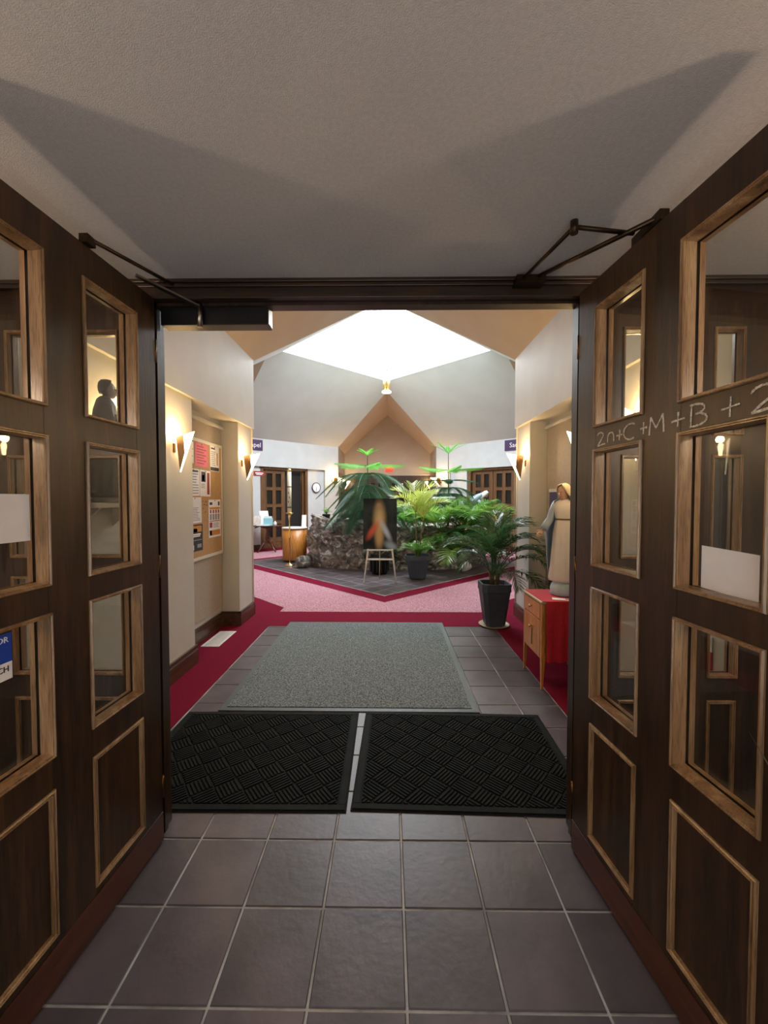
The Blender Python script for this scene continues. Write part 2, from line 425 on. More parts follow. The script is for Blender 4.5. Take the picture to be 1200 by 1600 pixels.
# ---- hall walls
def hall_side(s, name):
    """s=-1 left, +1 right: face positions mirrored about CX"""
    X = lambda d: CX+s*d       # d = distance from the hall's axis
    mb = MB()
    mb.box(X(1.76), X(2.2), 1.93, 3.80, 0, 2.48)
    mb.box(X(1.98), X(2.2), 3.80, 4.96, 0, 2.48)
    mb.prism([(X(1.76), 4.96), (X(1.76), 5.45), (X(2.2), 5.89), (X(2.2), 4.96)] if s > 0 else [(X(1.76), 4.96), (X(2.2), 4.96), (X(2.2), 5.89), (X(1.76), 5.45)], 0, 2.48)
    wl = structure(name, mb, M['wall'])
    bk = MB()
    bk.box(X(1.725), X(2.2), 1.93, 5.45, 2.48, 3.40)
    bk.build('bulkhead', M['wall'], wl)['label'] = 'bulkhead above the hall wall'
    tp_ = MB(); tp_.box(X(1.965), X(1.98), 3.81, 4.95, .24, 2.38)
    tp_.build('recess_panel', M['taupe'], wl)['label'] = 'taupe lining of the wall recess'
    tr = MB(); tr.box(X(1.93), X(1.98), 3.80, 4.96, 2.38, 2.42); bevel(tr.build('recess_moulding', M['wall'], wl), .008)
    # baseboard in runs, each with a cap bead
    def run(mb, cap, p, q, out):
        (x0, y0), (x1, y1) = p, q
        d = Vector((x1-x0, y1-y0, 0)); n = Vector(out).to_3d().normalized() if len(out) == 2 else Vector(out)
        a = Vector((x0, y0, 0)); b = Vector((x1, y1, 0))
        mb.slab([a, b, b+Vector((0, 0, .135)), a+Vector((0, 0, .135))], n*.022)
        cap.slab([a+Vector((0, 0, .135)), b+Vector((0, 0, .135)), b+Vector((0, 0, .158)), a+Vector((0, 0, .158))], n*.014)
        cap.slab([a+Vector((0, 0, .163)), b+Vector((0, 0, .163)), b+Vector((0, 0, .176)), a+Vector((0, 0, .176))], n*.020)
    m1, m2 = MB(), MB()
    for p, q, n in (((X(1.76), 1.95), (X(1.76), 3.822), (-s, 0)), ((X(1.76), 3.80), (X(1.98), 3.80), (0, 1)), ((X(1.98), 3.80), (X(1.98), 4.96), (-s, 0)),
                    ((X(1.98), 4.96), (X(1.738), 4.96), (0, -1)), ((X(1.76), 4.94), (X(1.76), 5.46), (-s, 0)), ((X(1.75), 5.44), (X(2.2), 5.89), (-s*.7071, .7071))):
        run(m1, m2, p, q, n)
    b = structure('baseboard_'+name.split('_')[1], m1, M['base']); m2.build('cap_bead', M['base'], b)
hall_side(-1, 'wall_left'); hall_side(1, 'wall_right')

# ---- atrium: four identical corners, four arms
def quad(k, far):
    c, sn = math.cos(k*PI/2), math.sin(k*PI/2)
    def P(a, b, z=None):
        x, y = CX+a*c-b*sn, CY+a*sn+b*c
        return (x, y) if z is None else (x, y, z)
    # k=0 is the far-left corner: A (far arm) to B (left arm)
    sl = structure('ceiling_slope', MB().slab([P(-1.73, 4.52, Z_E), P(0, 2.94, Z_R), P(0, 2.5, Z_S), P(-2.5, 0, Z_S), P(-2.94, 0, Z_R), P(-4.52, 1.73, Z_E)],
                   (P(-.05, .05)[0]-CX, P(-.05, .05)[1]-CY, .09)), M['slope'], 'grey slope of the pyramid ceiling')
    # white upper band
    n = Vector((P(-1, 1)[0]-CX, P(-1, 1)[1]-CY, 0)).normalized()
    def wallpoly(a, b, z0, z1, inset, th):
        pa = Vector(P(*a, 0))+n*inset; pb = Vector(P(*b, 0))+n*inset
        up = lambda v, z: Vector((v.x, v.y, z))
        return [up(pa, z0), up(pb, z0), up(pb, z1), up(pa, z1)], n*th
    A, B = (-1.73, 4.52), (-4.52, 1.73)
    band = MB(); pts, off = wallpoly(A, B, 2.55, Z_E+.03, 0, .25); band.slab(pts, off)
    name = {0: 'wall_far_left', 1: 'wall_near_left', 2: 'wall_near_right', 3: 'wall_far_right'}[k]
    wl = structure(name, band, M['wall_white'])
    L = 2.79*math.sqrt(2)
    at = lambda t: (A[0]-t*s45, A[1]-t*s45)
    if far:
        flip = (k == 3)
        def seg(t0, t1, inset, mat, nm='wall_panel', z0=0, z1=2.55, th=.2):
            if flip: t0, t1 = L-t1, L-t0
            mb = MB(); pts, off = wallpoly(at(t0), at(t1), z0, z1, inset, th); mb.slab(pts, off); return mb.build(nm, mat, wl)
        seg(0, .57, 0, M['wall']); seg(.57, 1.22, .09, M['wall_white']); seg(2.93, L, .09, M['wall_white']); seg(1.22, 2.93, .3, M['dark'], 'painted_dark_sheet', th=.02)  # near-black sheet: the shade of the unlit room is put into its colour
    else:
        mb = MB(); pts, off = wallpoly(A, B, 0, 2.55, .02, .2); mb.slab(pts, off); mb.build('wall_panel', M['wall'], wl)
    # gabled roof of the arm that lies to +b for this k
    e = 6.62 if k != 2 else 8.05
    rf = structure('ceiling_gable', MB().slab([P(-1.73, 4.52, Z_E), P(-1.73, e, Z_E), P(0, e, Z_R), P(0, 2.94, Z_R)], (0, 0, .08))
                   .slab([P(1.73, 4.52, Z_E), P(1.73, e, Z_E), P(0, e, Z_R), P(0, 2.94, Z_R)], (0, 0, .08)), M['arm_roof'], 'tan gabled ceiling over the passage')
    if k != 2:
        mb = MB().slab([P(-1.9, e, 0), P(1.9, e, 0), P(1.9, e, Z_E), P(0, e, Z_R+.1), P(-1.9, e, Z_E)], Vector(P(0, .1, 0))-Vector((CX, CY, 0)))
        g = structure('wall_gable', mb, M['gable'], 'tan gable wall at the end of the passage')
        for s in (-1, 1):
            MB().slab([P(s*1.73, 4.52, 0), P(s*1.73, e, 0), P(s*1.73, e, Z_E+.02), P(s*1.73, 4.52, Z_E+.02)], Vector(P(s*.1, 0, 0))-Vector((CX, CY, 0))).build('side_wall', M['gable'], g)
for k in range(4): quad(k, k in (0, 3))
# gable end above the vestibule
structure('wall_gable', MB().slab([(-2.2, 1.99, 2.6), (2.06, 1.99, 2.6), (2.06, 1.99, 3.4), (CX, 1.99, 5.0), (-2.2, 1.99, 3.4)], (0, -.06, 0)), M['wall'], 'gable end above the doors')
structure('wall_above_doors', MB().box(-2.2, 2.06, 1.93, 1.99, 2.5, 2.62), M['wall'])
# roof light: upstand, frame and one big pane
mb = MB()
for k in range(4):
    c, sn = round(math.cos(k*PI/2)), round(math.sin(k*PI/2))
    P = lambda a, b, z: (CX+a*c-b*sn, CY+a*sn+b*c, z)
    mb.slab([P(0, 2.5, Z_S), P(-2.5, 0, Z_S), P(-2.5, 0, Z_S+.12), P(0, 2.5, Z_S+.12)], Vector(P(-.05, .05, 0))-Vector((CX, CY, 0)))
win = structure('window_1', mb, M['white'], 'square roof light turned on its corner')
MB().prism(rel([(0, -2.5), (2.5, 0), (0, 2.5), (-2.5, 0)]), Z_S+.10, Z_S+.11).build('pane', glass_mat('roof_glass', (1, 1, 1, 1)), win)

# ---- door frame between vestibule and hall
JL, JR = -1.052, .847
YF, YB = 1.80, 1.93
mb = MB()
mb.box(JL-.06, JL, YF, YB, 0, 2.4245); mb.box(JR, JR+.06, YF, YB, 0, 2.4245)
fr = structure('trim_1', mb, M['wood'], 'dark oak door frame')
bevel(fr, .004)
hd = MB(); hd.box(JL-.06, JR+.06, YF, YB, 2.4245, 2.50); bevel(hd.build('header', M['wood_h'], fr), .003)
cr = MB(); cr.box(-2.0, 1.87, YF-.012, YF, 2.468, 2.484); cr.box(-2.0, 1.87, YF-.02, YF, 2.484, 2.4995); bevel(cr.build('header_moulding', M['wood_h'], fr), .003)
st = MB(); st.box(JL, JL+.012, 1.845, 1.872, 0, 2.4245); st.box(JR-.012, JR, 1.845, 1.872, 0, 2.4245); st.box(JL, JR, 1.845, 1.872, 2.4125, 2.4245)
st.build('door_stop', M['wood'], fr)

ROWS = ((1.84, 2.30), (1.29, 1.74), (.75, 1.19))
LOW = (.175, .635)
def door_unit(name, loc, rz, width, cols, s=1, rows=ROWS, low=LOW, height=2.42, th=.05, kick=.14, panes='glass', stuff_wood='wood', trimw='oak', z_bot=.008, structure_=True, mould=True):
    d = empty(name, loc, rz)
    if structure_: d['kind'] = 'structure'
    y0, y1 = (0, th) if s > 0 else (-th, 0)
    W = M[stuff_wood]
    edges = [0]+[x for c in cols for x in c]+[width]
    for i in range(0, len(edges), 2):
        MB().box(edges[i], edges[i+1], y0, y1, z_bot, height).build('stile', W, d)
    allrows = sorted(list(rows)+[low])
    zz = [z_bot]+[z for r_ in allrows for z in r_]+[height]
    for (a, b) in cols:
        for i in range(0, len(zz), 2):
            MB().box(a, b, y0+.0006, y1-.0006, zz[i], zz[i+1]).build('rail', W, d)
        for (z0, z1) in rows:
            ym = (y0+(y1-y0)*.66) if s > 0 else (y1-(y1-y0)*.66)
            g = MB().box(a+.004, b-.004, ym-.0025, ym+.0025, z0+.004, z1-.004).build('pane', M[panes], d)
            if mould:
                mb = MB()
                for (f, g_) in ((y0, -1), (y1, 1)):
                    yo = f+g_*.010
                    yi = ym+g_*.005
                    w_ = .008
                    pass
                    # outer bead and inner lining as mitred rings
                    def ringpts(off, y): return [(a+off, y, z0+off), (b-off, y, z0+off), (b-off, y, z1-off), (a+off, y, z1-off)]
                    prof = [(-w_, f), (-w_, f+g_*.005), (-w_+.003, yo), (-.002, yo), (.0, f+g_*.006), (.003, f+g_*.006), (.004, f+g_*.001), (.006, yi)]
                    rs = [ringpts(o_, y) for o_, y in prof]
                    for q in range(len(rs)-1):
                        vs = rs[q]+rs[q+1]
                        mb.add(vs, [(k, (k+1) % 4, (k+1) % 4+4, k+4) if g_ < 0 else (k, k+4, (k+1) % 4+4, (k+1) % 4) for k in range(4)])
                mb.build('glazing_bead', M[trimw], d)
        (z0, z1) = low
        MB().box(a, b, y0+.006, y1-.006, z0, z1).build('panel', W, d)
        if mould:
            mb = MB()
            for (f, g_) in ((y0, -1), (y1, 1)):
                def ringpts(off, y): return [(a+off, y, z0+off), (b-off, y, z0+off), (b-off, y, z1-off), (a+off, y, z1-off)]
                prof = [(-.006, f), (-.005, f+g_*.005), (-.001, f+g_*.008), (.003, f+g_*.002), (.005, f+g_*.002), (.008, f+g_*.007), (.011, f+g_*.004), (.013, f-g_*.007)]
                rs = [ringpts(o_, y) for o_, y in prof]
                for q in range(len(rs)-1):
                    vs = rs[q]+rs[q+1]
                    mb.add(vs, [(k, (k+1) % 4, (k+1) % 4+4, k+4) for k in range(4)])
            mb.build('panel_moulding', M[trimw], d)
    if kick:
        for f, g_ in ((y0, -1), (y1, 1)):
            bevel(MB().box(.0, width, f, f+g_*.003, .012, kick).build('kick_plate', M['kick'], d), .001)
    return d

COLS = ((.13, .39), (.555, .815))
LW = .955
aL = math.atan2(-.998, -.050)
aR = math.atan2(-.996, .088)
door_l = door_unit('door_1', (-1.022, 1.795, 0), aL, LW, COLS, s=-1, th=.058)
door_l['label'] = 'open left leaf of the dark oak glazed doors'
door_r = door_unit('door_2', (.808, 1.775, 0), aR, LW, COLS, s=1, th=.058)
door_r['label'] = 'open right leaf of the dark oak glazed doors, chalked'
for d_, s in ((door_l, -1), (door_r, 1)):
    for z in (.25, 1.25, 2.2):
        m_ = MB(); m_.tube([(-.008, s*.004, z-.05), (-.008, s*.004, z+.05)], .007, 8); m_.build('hinge', M['bronze'], d_)
# fixed glazed side screens in line with the frame
sl = door_unit('window_2', (JL-.06, 1.895, 0), PI, .83, ((.108, .368), (.508, .608)), s=1, kick=.14); sl['label'] = 'fixed glazed screen left of the doors'
sr = door_unit('window_3', (JR+.06, 1.845, 0), 0, .90, ((.133, .393), (.533, .653)), s=1, kick=.14); sr['label'] = 'fixed glazed screen right of the doors'
for d_, s in ((sl, 1), (sr, -1)):
    MB().box(0, .95 if d_ is sr else .83, 0, .05, 2.42, 2.499).build('top_rail', M['wood_h'], d_)
mb = MB(); mb.box(-2.0, -1.94, 1.83, 1.93, 0, 2.5); mb.box(1.80, 1.87, 1.83, 1.93, 0, 2.5); structure('trim_2', mb, M['wood'], 'oak end posts of the screens')

# ================================================================== WRITING
def text_mesh(s, size, name='lettering', extrude=.0008, align='CENTER'):
    c = bpy.data.curves.new(name, 'FONT'); c.body = s; c.size = size; c.extrude = extrude; c.align_x = align; c.align_y = 'CENTER'; c.resolution_u = 2
    o = bpy.data.objects.new(name, c); COL.objects.link(o)
    bpy.context.view_layer.update()
    me = bpy.data.meshes.new_from_object(o.evaluated_get(bpy.context.evaluated_depsgraph_get()))
    bpy.data.objects.remove(o); bpy.data.curves.remove(c)
    return me
def frame_matrix(origin, xdir, up):
    x = Vector(xdir).normalized(); z = Vector(up).normalized(); n = x.cross(z)   # n: outward reading normal
    m = Matrix(((x.x, z.x, n.x, origin[0]), (x.y, z.y, n.y, origin[1]), (x.z, z.z, n.z, origin[2]), (0, 0, 0, 1)))
    return m
def put_text(s, size, mat, parent, mtx, name='lettering', align='CENTER', bold=0.0):
    me = text_mesh(s, size, name, align=align); me.materials.clear(); me.materials.append(mat); me.transform(mtx)
    return link(name, me, parent)

# ================================================================== WALL LIGHTS
def make_sconce(side):
    t = empty('wall_sconce')
    for s in (side,):
        def W(u, z, off=0.0):     # a point of a wing: u along the wing, off across it
            d = Vector((math.cos(R(45)), s*math.sin(R(45)), 0)); n = Vector((-math.sin(R(45)), s*math.cos(R(45)), 0))
            p = Vector((.022, 0, 0))+d*u+n*off; return (p.x, p.y, z)
        nn = Vector(W(0, 0, -.004))-Vector(W(0, 0, 0))
        MB().slab([W(0, 0), W(.18, 0), W(.205, -.15), W(.085, -.295)], nn).build('bronze_plate', M['bronze'], t)
        o = MB().slab([W(.18, 0), W(.42, 0), W(.10, -.30), W(.085, -.295), W(.205, -.15)], nn).build('opal_wing', M['lampglass'], t)
        o['label'] = 'lit opal glass wing'
    MB().box(0, .012, -.015, .015, -.13, -.05, bev=.003).build('back_plate', M['bronze'], t)
    MB().lathe([(.011, -.10), (.014, -.06), (.020, -.03), (.020, 0), (.012, .02), (.001, .028)], 12, Matrix.Translation((.075, 0, -.02))).build('bulb', M['bulb'], t)
    MB().lathe([(.001, -.15), (.014, -.145), (.014, -.10), (.001, -.095)], 10, Matrix.Translation((.075, 0, -.02))).build('lamp_holder', M['bronze'], t)
    return t
protos = {}
SCON = [  # x, y, z, azimuth of the wall normal, power, label
    (XL, 3.47, 2.075, 0, 11, 'nearest visible wall sconce left of the hall, before the cork noticeboard'),
    (XL, 5.08, 2.085, 0, 11, 'wall sconce on the far left pier past the noticeboard'),
    (XL, 2.75, 2.10, 0, 12, 'wall sconce seen through the left leaf, beside the dark saint statue'),
    (XR, 5.11, 2.085, PI, 11, 'wall sconce on the right pier above the large palm'),
    (XR, 3.49, 2.075, PI, 11, 'wall sconce above the white and blue statue, cut by the door frame'),
    (XR, 2.75, 2.10, PI, 12, 'wall sconce seen through the right leaf upper pane'),
    (-2.0, .40, 1.98, 0, 25, 'wall sconce in the vestibule behind the left leaf'),
    (1.87, .40, 1.98, PI, 25, 'wall sconce in the vestibule behind the right leaf'),
    (-1.80-.20, 14.5-.20, 2.30, -PI/4, 25, 'wall sconce far off beside the round clock'),
    (1.66+.20, 14.5-.20, 2.30, -3*PI/4, 25, 'wall sconce far off right of the passage, behind the pines'),
    (-1.80, 16.0, 2.25, 0, 20, 'wall sconce inside the back passage on its left wall'),
    (1.66, 16.0, 2.25, PI, 20, 'wall sconce inside the back passage on its right wall'),
]
for i, (x, y, z, a, pw, lb) in enumerate(SCON):
    sd = {4: 1, 3: 1, 5: 1, 7: 1, 8: 1, 9: -1, 11: 1}.get(i, -1)
    if sd not in protos: protos[sd] = o = make_sconce(sd)
    else: o = copy_tree(protos[sd])
    o.location = (x, y, z); o.rotation_euler = (0, 0, a)
    tag(o, lb, 'wall lamp', 'bronze and opal wall sconces')
    l = bpy.data.lights.new('sconce_light', 'POINT'); l.energy = pw; l.color = (1.0, .62, .25) if i not in (6, 7) else (1.0, .73, .54); l.shadow_soft_size = .03
    lo = bpy.data.objects.new('sconce_light', l); COL.objects.link(lo); lo.parent = o; lo.location = (.085, 0, .035)

# ================================================================== ON THE DOORS
def leaf_mtx(d): return d.matrix_local if False else Matrix.Translation(d.location) @ Matrix.Rotation(d.rotation_euler.z, 4, 'Z')
# chalk inscription 20+C+M+B+2 (right leaf; text runs from the hinge towards the viewer)
def stroke(mb, pts, r=.0032):
    rr = random.Random(len(mb.v))
    out = []
    for a, b in zip(pts[:-1], pts[1:]):
        for k in range(4):
            t = k/4; out.append((a[0]+(b[0]-a[0])*t+rr.uniform(-.0008, .0008), -.0004, a[1]+(b[1]-a[1])*t+rr.uniform(-.0008, .0008)))
    out.append((pts[-1][0], -.0004, pts[-1][1]))
    for a, b in zip(out[:-1], out[1:]):
        d = Vector((b[0]-a[0], 0, b[2]-a[2])); 
        if d.length < 1e-6: continue
        n = Vector((-d.z, 0, d.x)).normalized()*r*rr.uniform(.55, 1.1)
        A, B = Vector(a), Vector(b)
        mb.add([A-n, B-n, B+n, A+n, A-n+Vector((0, -.0008, 0)), B-n+Vector((0, -.0008, 0)), B+n+Vector((0, -.0008, 0)), A+n+Vector((0, -.0008, 0))],
               [(4, 5, 6, 7), (0, 3, 2, 1), (0, 1, 5, 4), (3, 7, 6, 2)])
def arc(cx, cz, rx, rz_, a0, a1, n=8): return [(cx+rx*math.cos(R(a0+(a1-a0)*k/n)), cz+rz_*math.sin(R(a0+(a1-a0)*k/n))) for k in range(n+1)]
glyphs = [
    (.105, [arc(.018, .047, .020, .013, 170, -20)+[(.002, .002), (.05, .006)]]),
    (.170, [[(.0, .008)]+arc(.018, .030, .018, .020, 180, 0)+[(.036, .008)]]),
    (.222, [[(0, .028), (.032, .030)], [(.016, .008), (.017, .052)]]),
    (.262, [arc(.035, .033, .036, .032, 55, 300, 10)]),
    (.345, [[(0, .032), (.032, .034)], [(.015, .010), (.016, .056)]]),
    (.388, [[(0, 0), (.006, .068), (.030, .022), (.058, .070), (.062, .002)]]),
    (.480, [[(0, .030), (.050, .034)], [(.024, .008), (.026, .060)]]),
    (.548, [[(.004, -.002), (.006, .070)], [(0, .070)]+arc(.020, .054, .030, .016, 90, -90)+arc(.022, .019, .036, .020, 90, -90)+[(0, -.002)]]),
    (.648, [[(0, .030), (.052, .036)], [(.025, .004), (.027, .064)]]),
    (.728, [arc(.030, .052, .030, .020, 170, -25)+[(.002, .0), (.070, .008)]]),
    (.822, [[(.055, .07), (.008, .066), (.006, .036)]+arc(.025, .024, .030, .022, 120, -140)]),
]
mb = MB()
for u0, strokes in glyphs:
    for s_ in strokes: stroke(mb, [(u0+.04+a, 1.757+.85*b) for a, b in s_])
o = mb.build('chalk_marks', M['chalk'], door_r); o['label'] = 'chalk inscription 20+C+M+B+25'
# papers taped on the panes
def card(parent, name, u0, u1, z0, z1, y, mat, th=.0006, label=None, skew=0.0):
    o = MB().slab([(u0, y, z0+skew), (u1, y, z0), (u1, y, z1), (u0, y, z1+skew)], (0, th, 0)).build(name, mat, parent)
    if label: o['label'] = label
    return o
pr = thing('paper_notice', 'blank white sheet taped inside the right leaf middle pane', 'paper', door_r.location, aR)
card(pr, 'sheet', .60, .768, 1.292, 1.412, .0345, M['paper'], skew=.006)
pl_ = thing('paper_notice', 'white sheet taped on the left leaf middle pane at the picture edge', 'paper', door_l.location, aL)
card(pl_, 'sheet', .575, .80, 1.425, 1.565, -.0345, M['paper'], -.0006)
bs = thing('door_sign', 'blue over white sticker on the left leaf lower pane', 'sign', door_l.location, aL)
card(bs, 'blue_field', .642, .80, 1.085, 1.168, -.0345, M['blueink'], -.0006)
card(bs, 'white_field', .642, .80, 1.035, 1.085, -.0345, M['paper'], -.0006)
mt = Matrix(((-1, 0, 0, 0), (0, 0, -1, -.0004-.0208+.0002), (0, 1, 0, 0), (0, 0, 0, 1)))
def leaf_text(s, size, mat, u_right, z, sgn):
    # reads left to right for a viewer between the leaves
    me = text_mesh(s, size, 'lettering', align='RIGHT')
    me.materials.clear(); me.materials.append(mat)
    m = Matrix(((-1, 0, 0, u_right), (0, 0, 1, -.0345+.0009), (0, 1, 0, z), (0, 0, 0, 1)))
    me.transform(m); return link('lettering', me, bs)
leaf_text('DOOR', .024, M['paper'], .652, 1.150, 1)
leaf_text('WATCH', .024, M['ink'], .652, 1.066, 1)

# door closers
op = thing('door_operator', 'black box door operator under the oak header, left side', 'door closer', (0, 0, 0))
bevel(MB().box(JL+.02, -.545, 1.862, 1.932, 2.336, 2.424).build('housing', M['black'], op), .003)
MB().box(-.5455, -.5435, 1.868, 1.926, 2.342, 2.418).build('end_cap', M['steel'], op)
MB().tube([(-.845, 1.845, 2.318), (-.845, 1.845, 2.43)], .012, 10).build('spindle', M['steel'], op)
MB().slab([(-.84, 1.835, 2.405), (-.86, 1.855, 2.405), (-1.045, 1.70, 2.462), (-1.03, 1.685, 2.462)], (0, 0, .008)).build('arm', M['steel'], op)
ca = thing('closer_arm', 'dark flat closer arm from left leaf top to the header', 'door closer')
MB().tube([(-1.030, 1.42, 2.443), (-.935, 1.79, 2.478)], .0075, 6).build('arm', M['dark_bronze'], ca)
MB().box(-1.05, -1.02, 1.40, 1.44, 2.421, 2.45).build('bracket', M['dark_bronze'], ca)
cr_ = thing('closer_arm', 'folded bronze closer arm between right leaf top and header', 'door closer')
MB().tube([(.846, 1.34, 2.440), (.62, 1.735, 2.474)], .009, 6).build('arm', M['dark_bronze'], cr_)
MB().tube([(.62, 1.41, 2.462), (.56, 1.735, 2.468)], .008, 6).build('link', M['dark_bronze'], cr_)
MB().tube([(.62, 1.41, 2.462), (.83, 1.43, 2.452)], .008, 6).build('elbow_arm', M['dark_bronze'], cr_)
MB().tube([(.62, 1.41, 2.440), (.62, 1.41, 2.482)], .013, 10).build('pivot', M['dark_bronze'], cr_)
MB().box(.53, .65, 1.735, 1.80, 2.455, 2.482).build('bracket', M['dark_bronze'], cr_)
MB().box(.84, .87, 1.31, 1.46, 2.421, 2.452).build('leaf_bracket', M['dark_bronze'], cr_)

# ================================================================== MATS
gm = thing('floor_mat', 'large grey flecked carpet mat lying behind the black mats', 'mat', (-.293, 4.01, 0), R(-.2))
bevel(MB().box(-.955, .955, -1.08, 1.08, .0, .008).build('rubber_border', M['mat_edge'], gm), .003)
MB().box(-.905, .905, -1.03, 1.03, .008, .013).build('pile', M['grey_mat'], gm)
def clip_poly(poly, x0, x1, y0, y1):
    for ax, val, keep in ((0, x0, 1), (0, x1, -1), (1, y0, 1), (1, y1, -1)):
        out = []
        for i in range(len(poly)):
            a, b = poly[i], poly[(i+1) % len(poly)]
            ia, ib = (a[ax]-val)*keep >= 0, (b[ax]-val)*keep >= 0
            if ia: out.append(a)
            if ia != ib:
                t = (val-a[ax])/(b[ax]-a[ax]); out.append((a[0]+(b[0]-a[0])*t, a[1]+(b[1]-a[1])*t))
        poly = out
        if len(poly) < 3: return []
    return poly
def black_mat(loc, rz, w_, h_, label, ang, ph):
    t = thing('rubber_mat', label, 'mat', loc, rz, 'black rubber scraper mats')
    b = MB().box(-w_/2, w_/2, -h_/2, h_/2, 0, .006).build('backing', M['rubber'], t); bevel(b, .003)
    fr_ = MB()
    e = .045
    for (a, b_, c, d) in ((-w_/2+.008, w_/2-.008, -h_/2+.008, -h_/2+e), (-w_/2+.008, w_/2-.008, h_/2-e, h_/2-.008), (-w_/2+.008, -w_/2+e, -h_/2+e, h_/2-e), (w_/2-e, w_/2-.008, -h_/2+e, h_/2-e)):
        fr_.box(a, b_, c, d, .006, .011, bev=.002)
    fr_.build('raised_border', M['rubber'], t)
    rb = MB(); P = .118; ca, sa = math.cos(ang), math.sin(ang)
    X1, Y1 = w_/2-e-.006, h_/2-e-.006
    for i in range(-9, 10):
        for j in range(-9, 10):
            cx, cy = i*P+ph, j*P
            for k in range(6):
                o_ = -P/2+(k+.5)*P/6
                if (i+j) % 2: q = [(cx-P/2+.005, cy+o_-.0055), (cx+P/2-.005, cy+o_-.0055), (cx+P/2-.005, cy+o_+.0055), (cx-P/2+.005, cy+o_+.0055)]
                else: q = [(cx+o_-.0055, cy-P/2+.005), (cx+o_+.0055, cy-P/2+.005), (cx+o_+.0055, cy+P/2-.005), (cx+o_-.0055, cy+P/2-.005)]
                q = [(a*ca-b_*sa, a*sa+b_*ca) for a, b_ in q]
                q = clip_poly(q, -X1, X1, -Y1, Y1)
                if len(q) < 3: continue
                mx_ = sum(p[0] for p in q)/len(q); my_ = sum(p[1] for p in q)/len(q)
                n = len(q); top = [(mx_+(p[0]-mx_)*.93, my_+(p[1]-my_)*.93, .0125) for p in q]
                vs = [(p[0], p[1], .0055) for p in q]+top
                fs = [tuple(range(n, 2*n))]+[(m, (m+1) % n, (m+1) % n+n, m+n) for m in range(n)]
                rb.add(vs, fs)
    o = rb.build('tread_ribs', M['rubber'], t); o['kind'] = 'stuff'
black_mat((-.832, 2.443, 0), R(.4), 1.235, .95, 'black rubber mat on the left, before the grey mat', R(38), .02)
black_mat((.437, 2.443, 0), R(-1.5), 1.235, .95, 'black rubber mat on the right, before the grey mat', R(-40), .05)

# ================================================================== LEFT HALL WALL
nb = thing('notice_board', 'cork noticeboard with cream frame in the left wall recess', 'notice board', (RL+.015, 4.37, 1.54))
bx = .0203
MB().box(0, bx, -.545, .545, -.63, .63).build('cork_panel', M['cork'], nb)
f_ = MB(); f_.box(0, .0235, -.56, -.53, -.64, .65); f_.box(0, .0235, .53, .56, -.64, .65); f_.box(0, .0235, -.53, .53, -.64, -.605); f_.box(0, .0235, -.53, .53, .615, .65)
bevel(f_.build('frame', M['cream'], nb), .004)
def sheet(label, y0, y1, z0, z1, mat, marks=(), tilt=0.0, cat='paper'):
    t = thing('pinned_notice', label, cat, (RL+.0358, (y0+y1)/2, (z0+z1)/2))
    w2, h2 = (y1-y0)/2, (z1-z0)/2
    rx = Matrix.Rotation(tilt, 4, 'X')
    MB().box(0, .0008, -w2, w2, -h2, h2, M=rx).build('sheet', mat, t)
    bym = {}
    for (a, b, c, d, m) in marks:     # fractions across (near to far), up
        bym.setdefault(m, MB()).box(.0008, .0012, -w2+a*2*w2, -w2+b*2*w2, -h2+c*2*h2, -h2+d*2*h2, M=rx)
    for m, q in bym.items(): q.build('print', M[m], t)['kind'] = 'stuff'
    MB().sphere((.003, 0, h2-.012), .006, 8, 6).build('pin', M['redink'], t)
def lines(a, b, z0, z1, n, m='greyink', jit=True):
    rr = random.Random(int(z0*100)+n); out = []
    for k in range(n):
        z = z1-(k+.5)*(z1-z0)/n; e = b-(rr.uniform(0, .3)*(b-a) if jit else 0)
        out.append((a, e, z-.22*(z1-z0)/n, z+.16*(z1-z0)/n, m))
    return out
sheet('bright pink printed notice at the top of the cork board', 4.245, 4.535, 1.90, 2.145, M['pinkpaper'], lines(.12, .88, .08, .92, 7, 'redink'))
sheet('white leaflet edge left of the pink notice', 4.08, 4.21, 1.92, 2.14, M['paper'], lines(.1, .9, .1, .9, 5))
sheet('white newsletter with black footer right of the pink notice', 4.60, 4.84, 1.87, 2.16, M['paper'], [(.02, .98, .02, .16, 'ink'), (.72, .84, .25, .75, 'orangeink'), (.1, .55, .86, .92, 'ink')]+lines(.1, .62, .2, .8, 8))
sheet('white printed list with small orange headings', 4.06, 4.335, 1.585, 1.865, M['paper'], lines(.1, .95, .05, .86, 8)+[(.05, .4, .55, .60, 'orangeink'), (.05, .4, .70, .74, 'orangeink'), (.1, .9, .88, .95, 'ink')], R(.8))
sheet('white card with dark portrait square and dark red column', 4.345, 4.60, 1.58, 1.865, M['paper'], [(.12, .52, .55, .93, 'ink'), (.20, .40, .58, .82, 'paper'), (.66, .9, .08, .92, 'redink')]+lines(.1, .55, .3, .5, 3), R(-.8))
sheet('plain typed letter below the orange-headed list', 4.07, 4.37, 1.30, 1.57, M['paper'], lines(.12, .9, .08, .62, 9), R(.5))
sheet('tall white poster with small orange figures and red boxes', 4.545, 4.865, 1.115, 1.545, M['paper'],
      [(.08, .3, .86, .93, 'ink'), (.78, .92, .84, .95, 'ink'), (.06, .94, .74, .80, 'orangeink'), (.06, .94, .42, .44, 'redink'), (.06, .28, .26, .40, 'redink'), (.06, .94, .05, .19, 'orangeink'), (.06, .24, .06, .18, 'redink')]
      + [(.1+.22*k, .22+.22*k, .64, .73, 'redink') for k in range(4)]+[(.08+.22*k, .24+.22*k, .46, .62, 'greyink') for k in range(4)]+lines(.34, .9, .25, .39, 4))
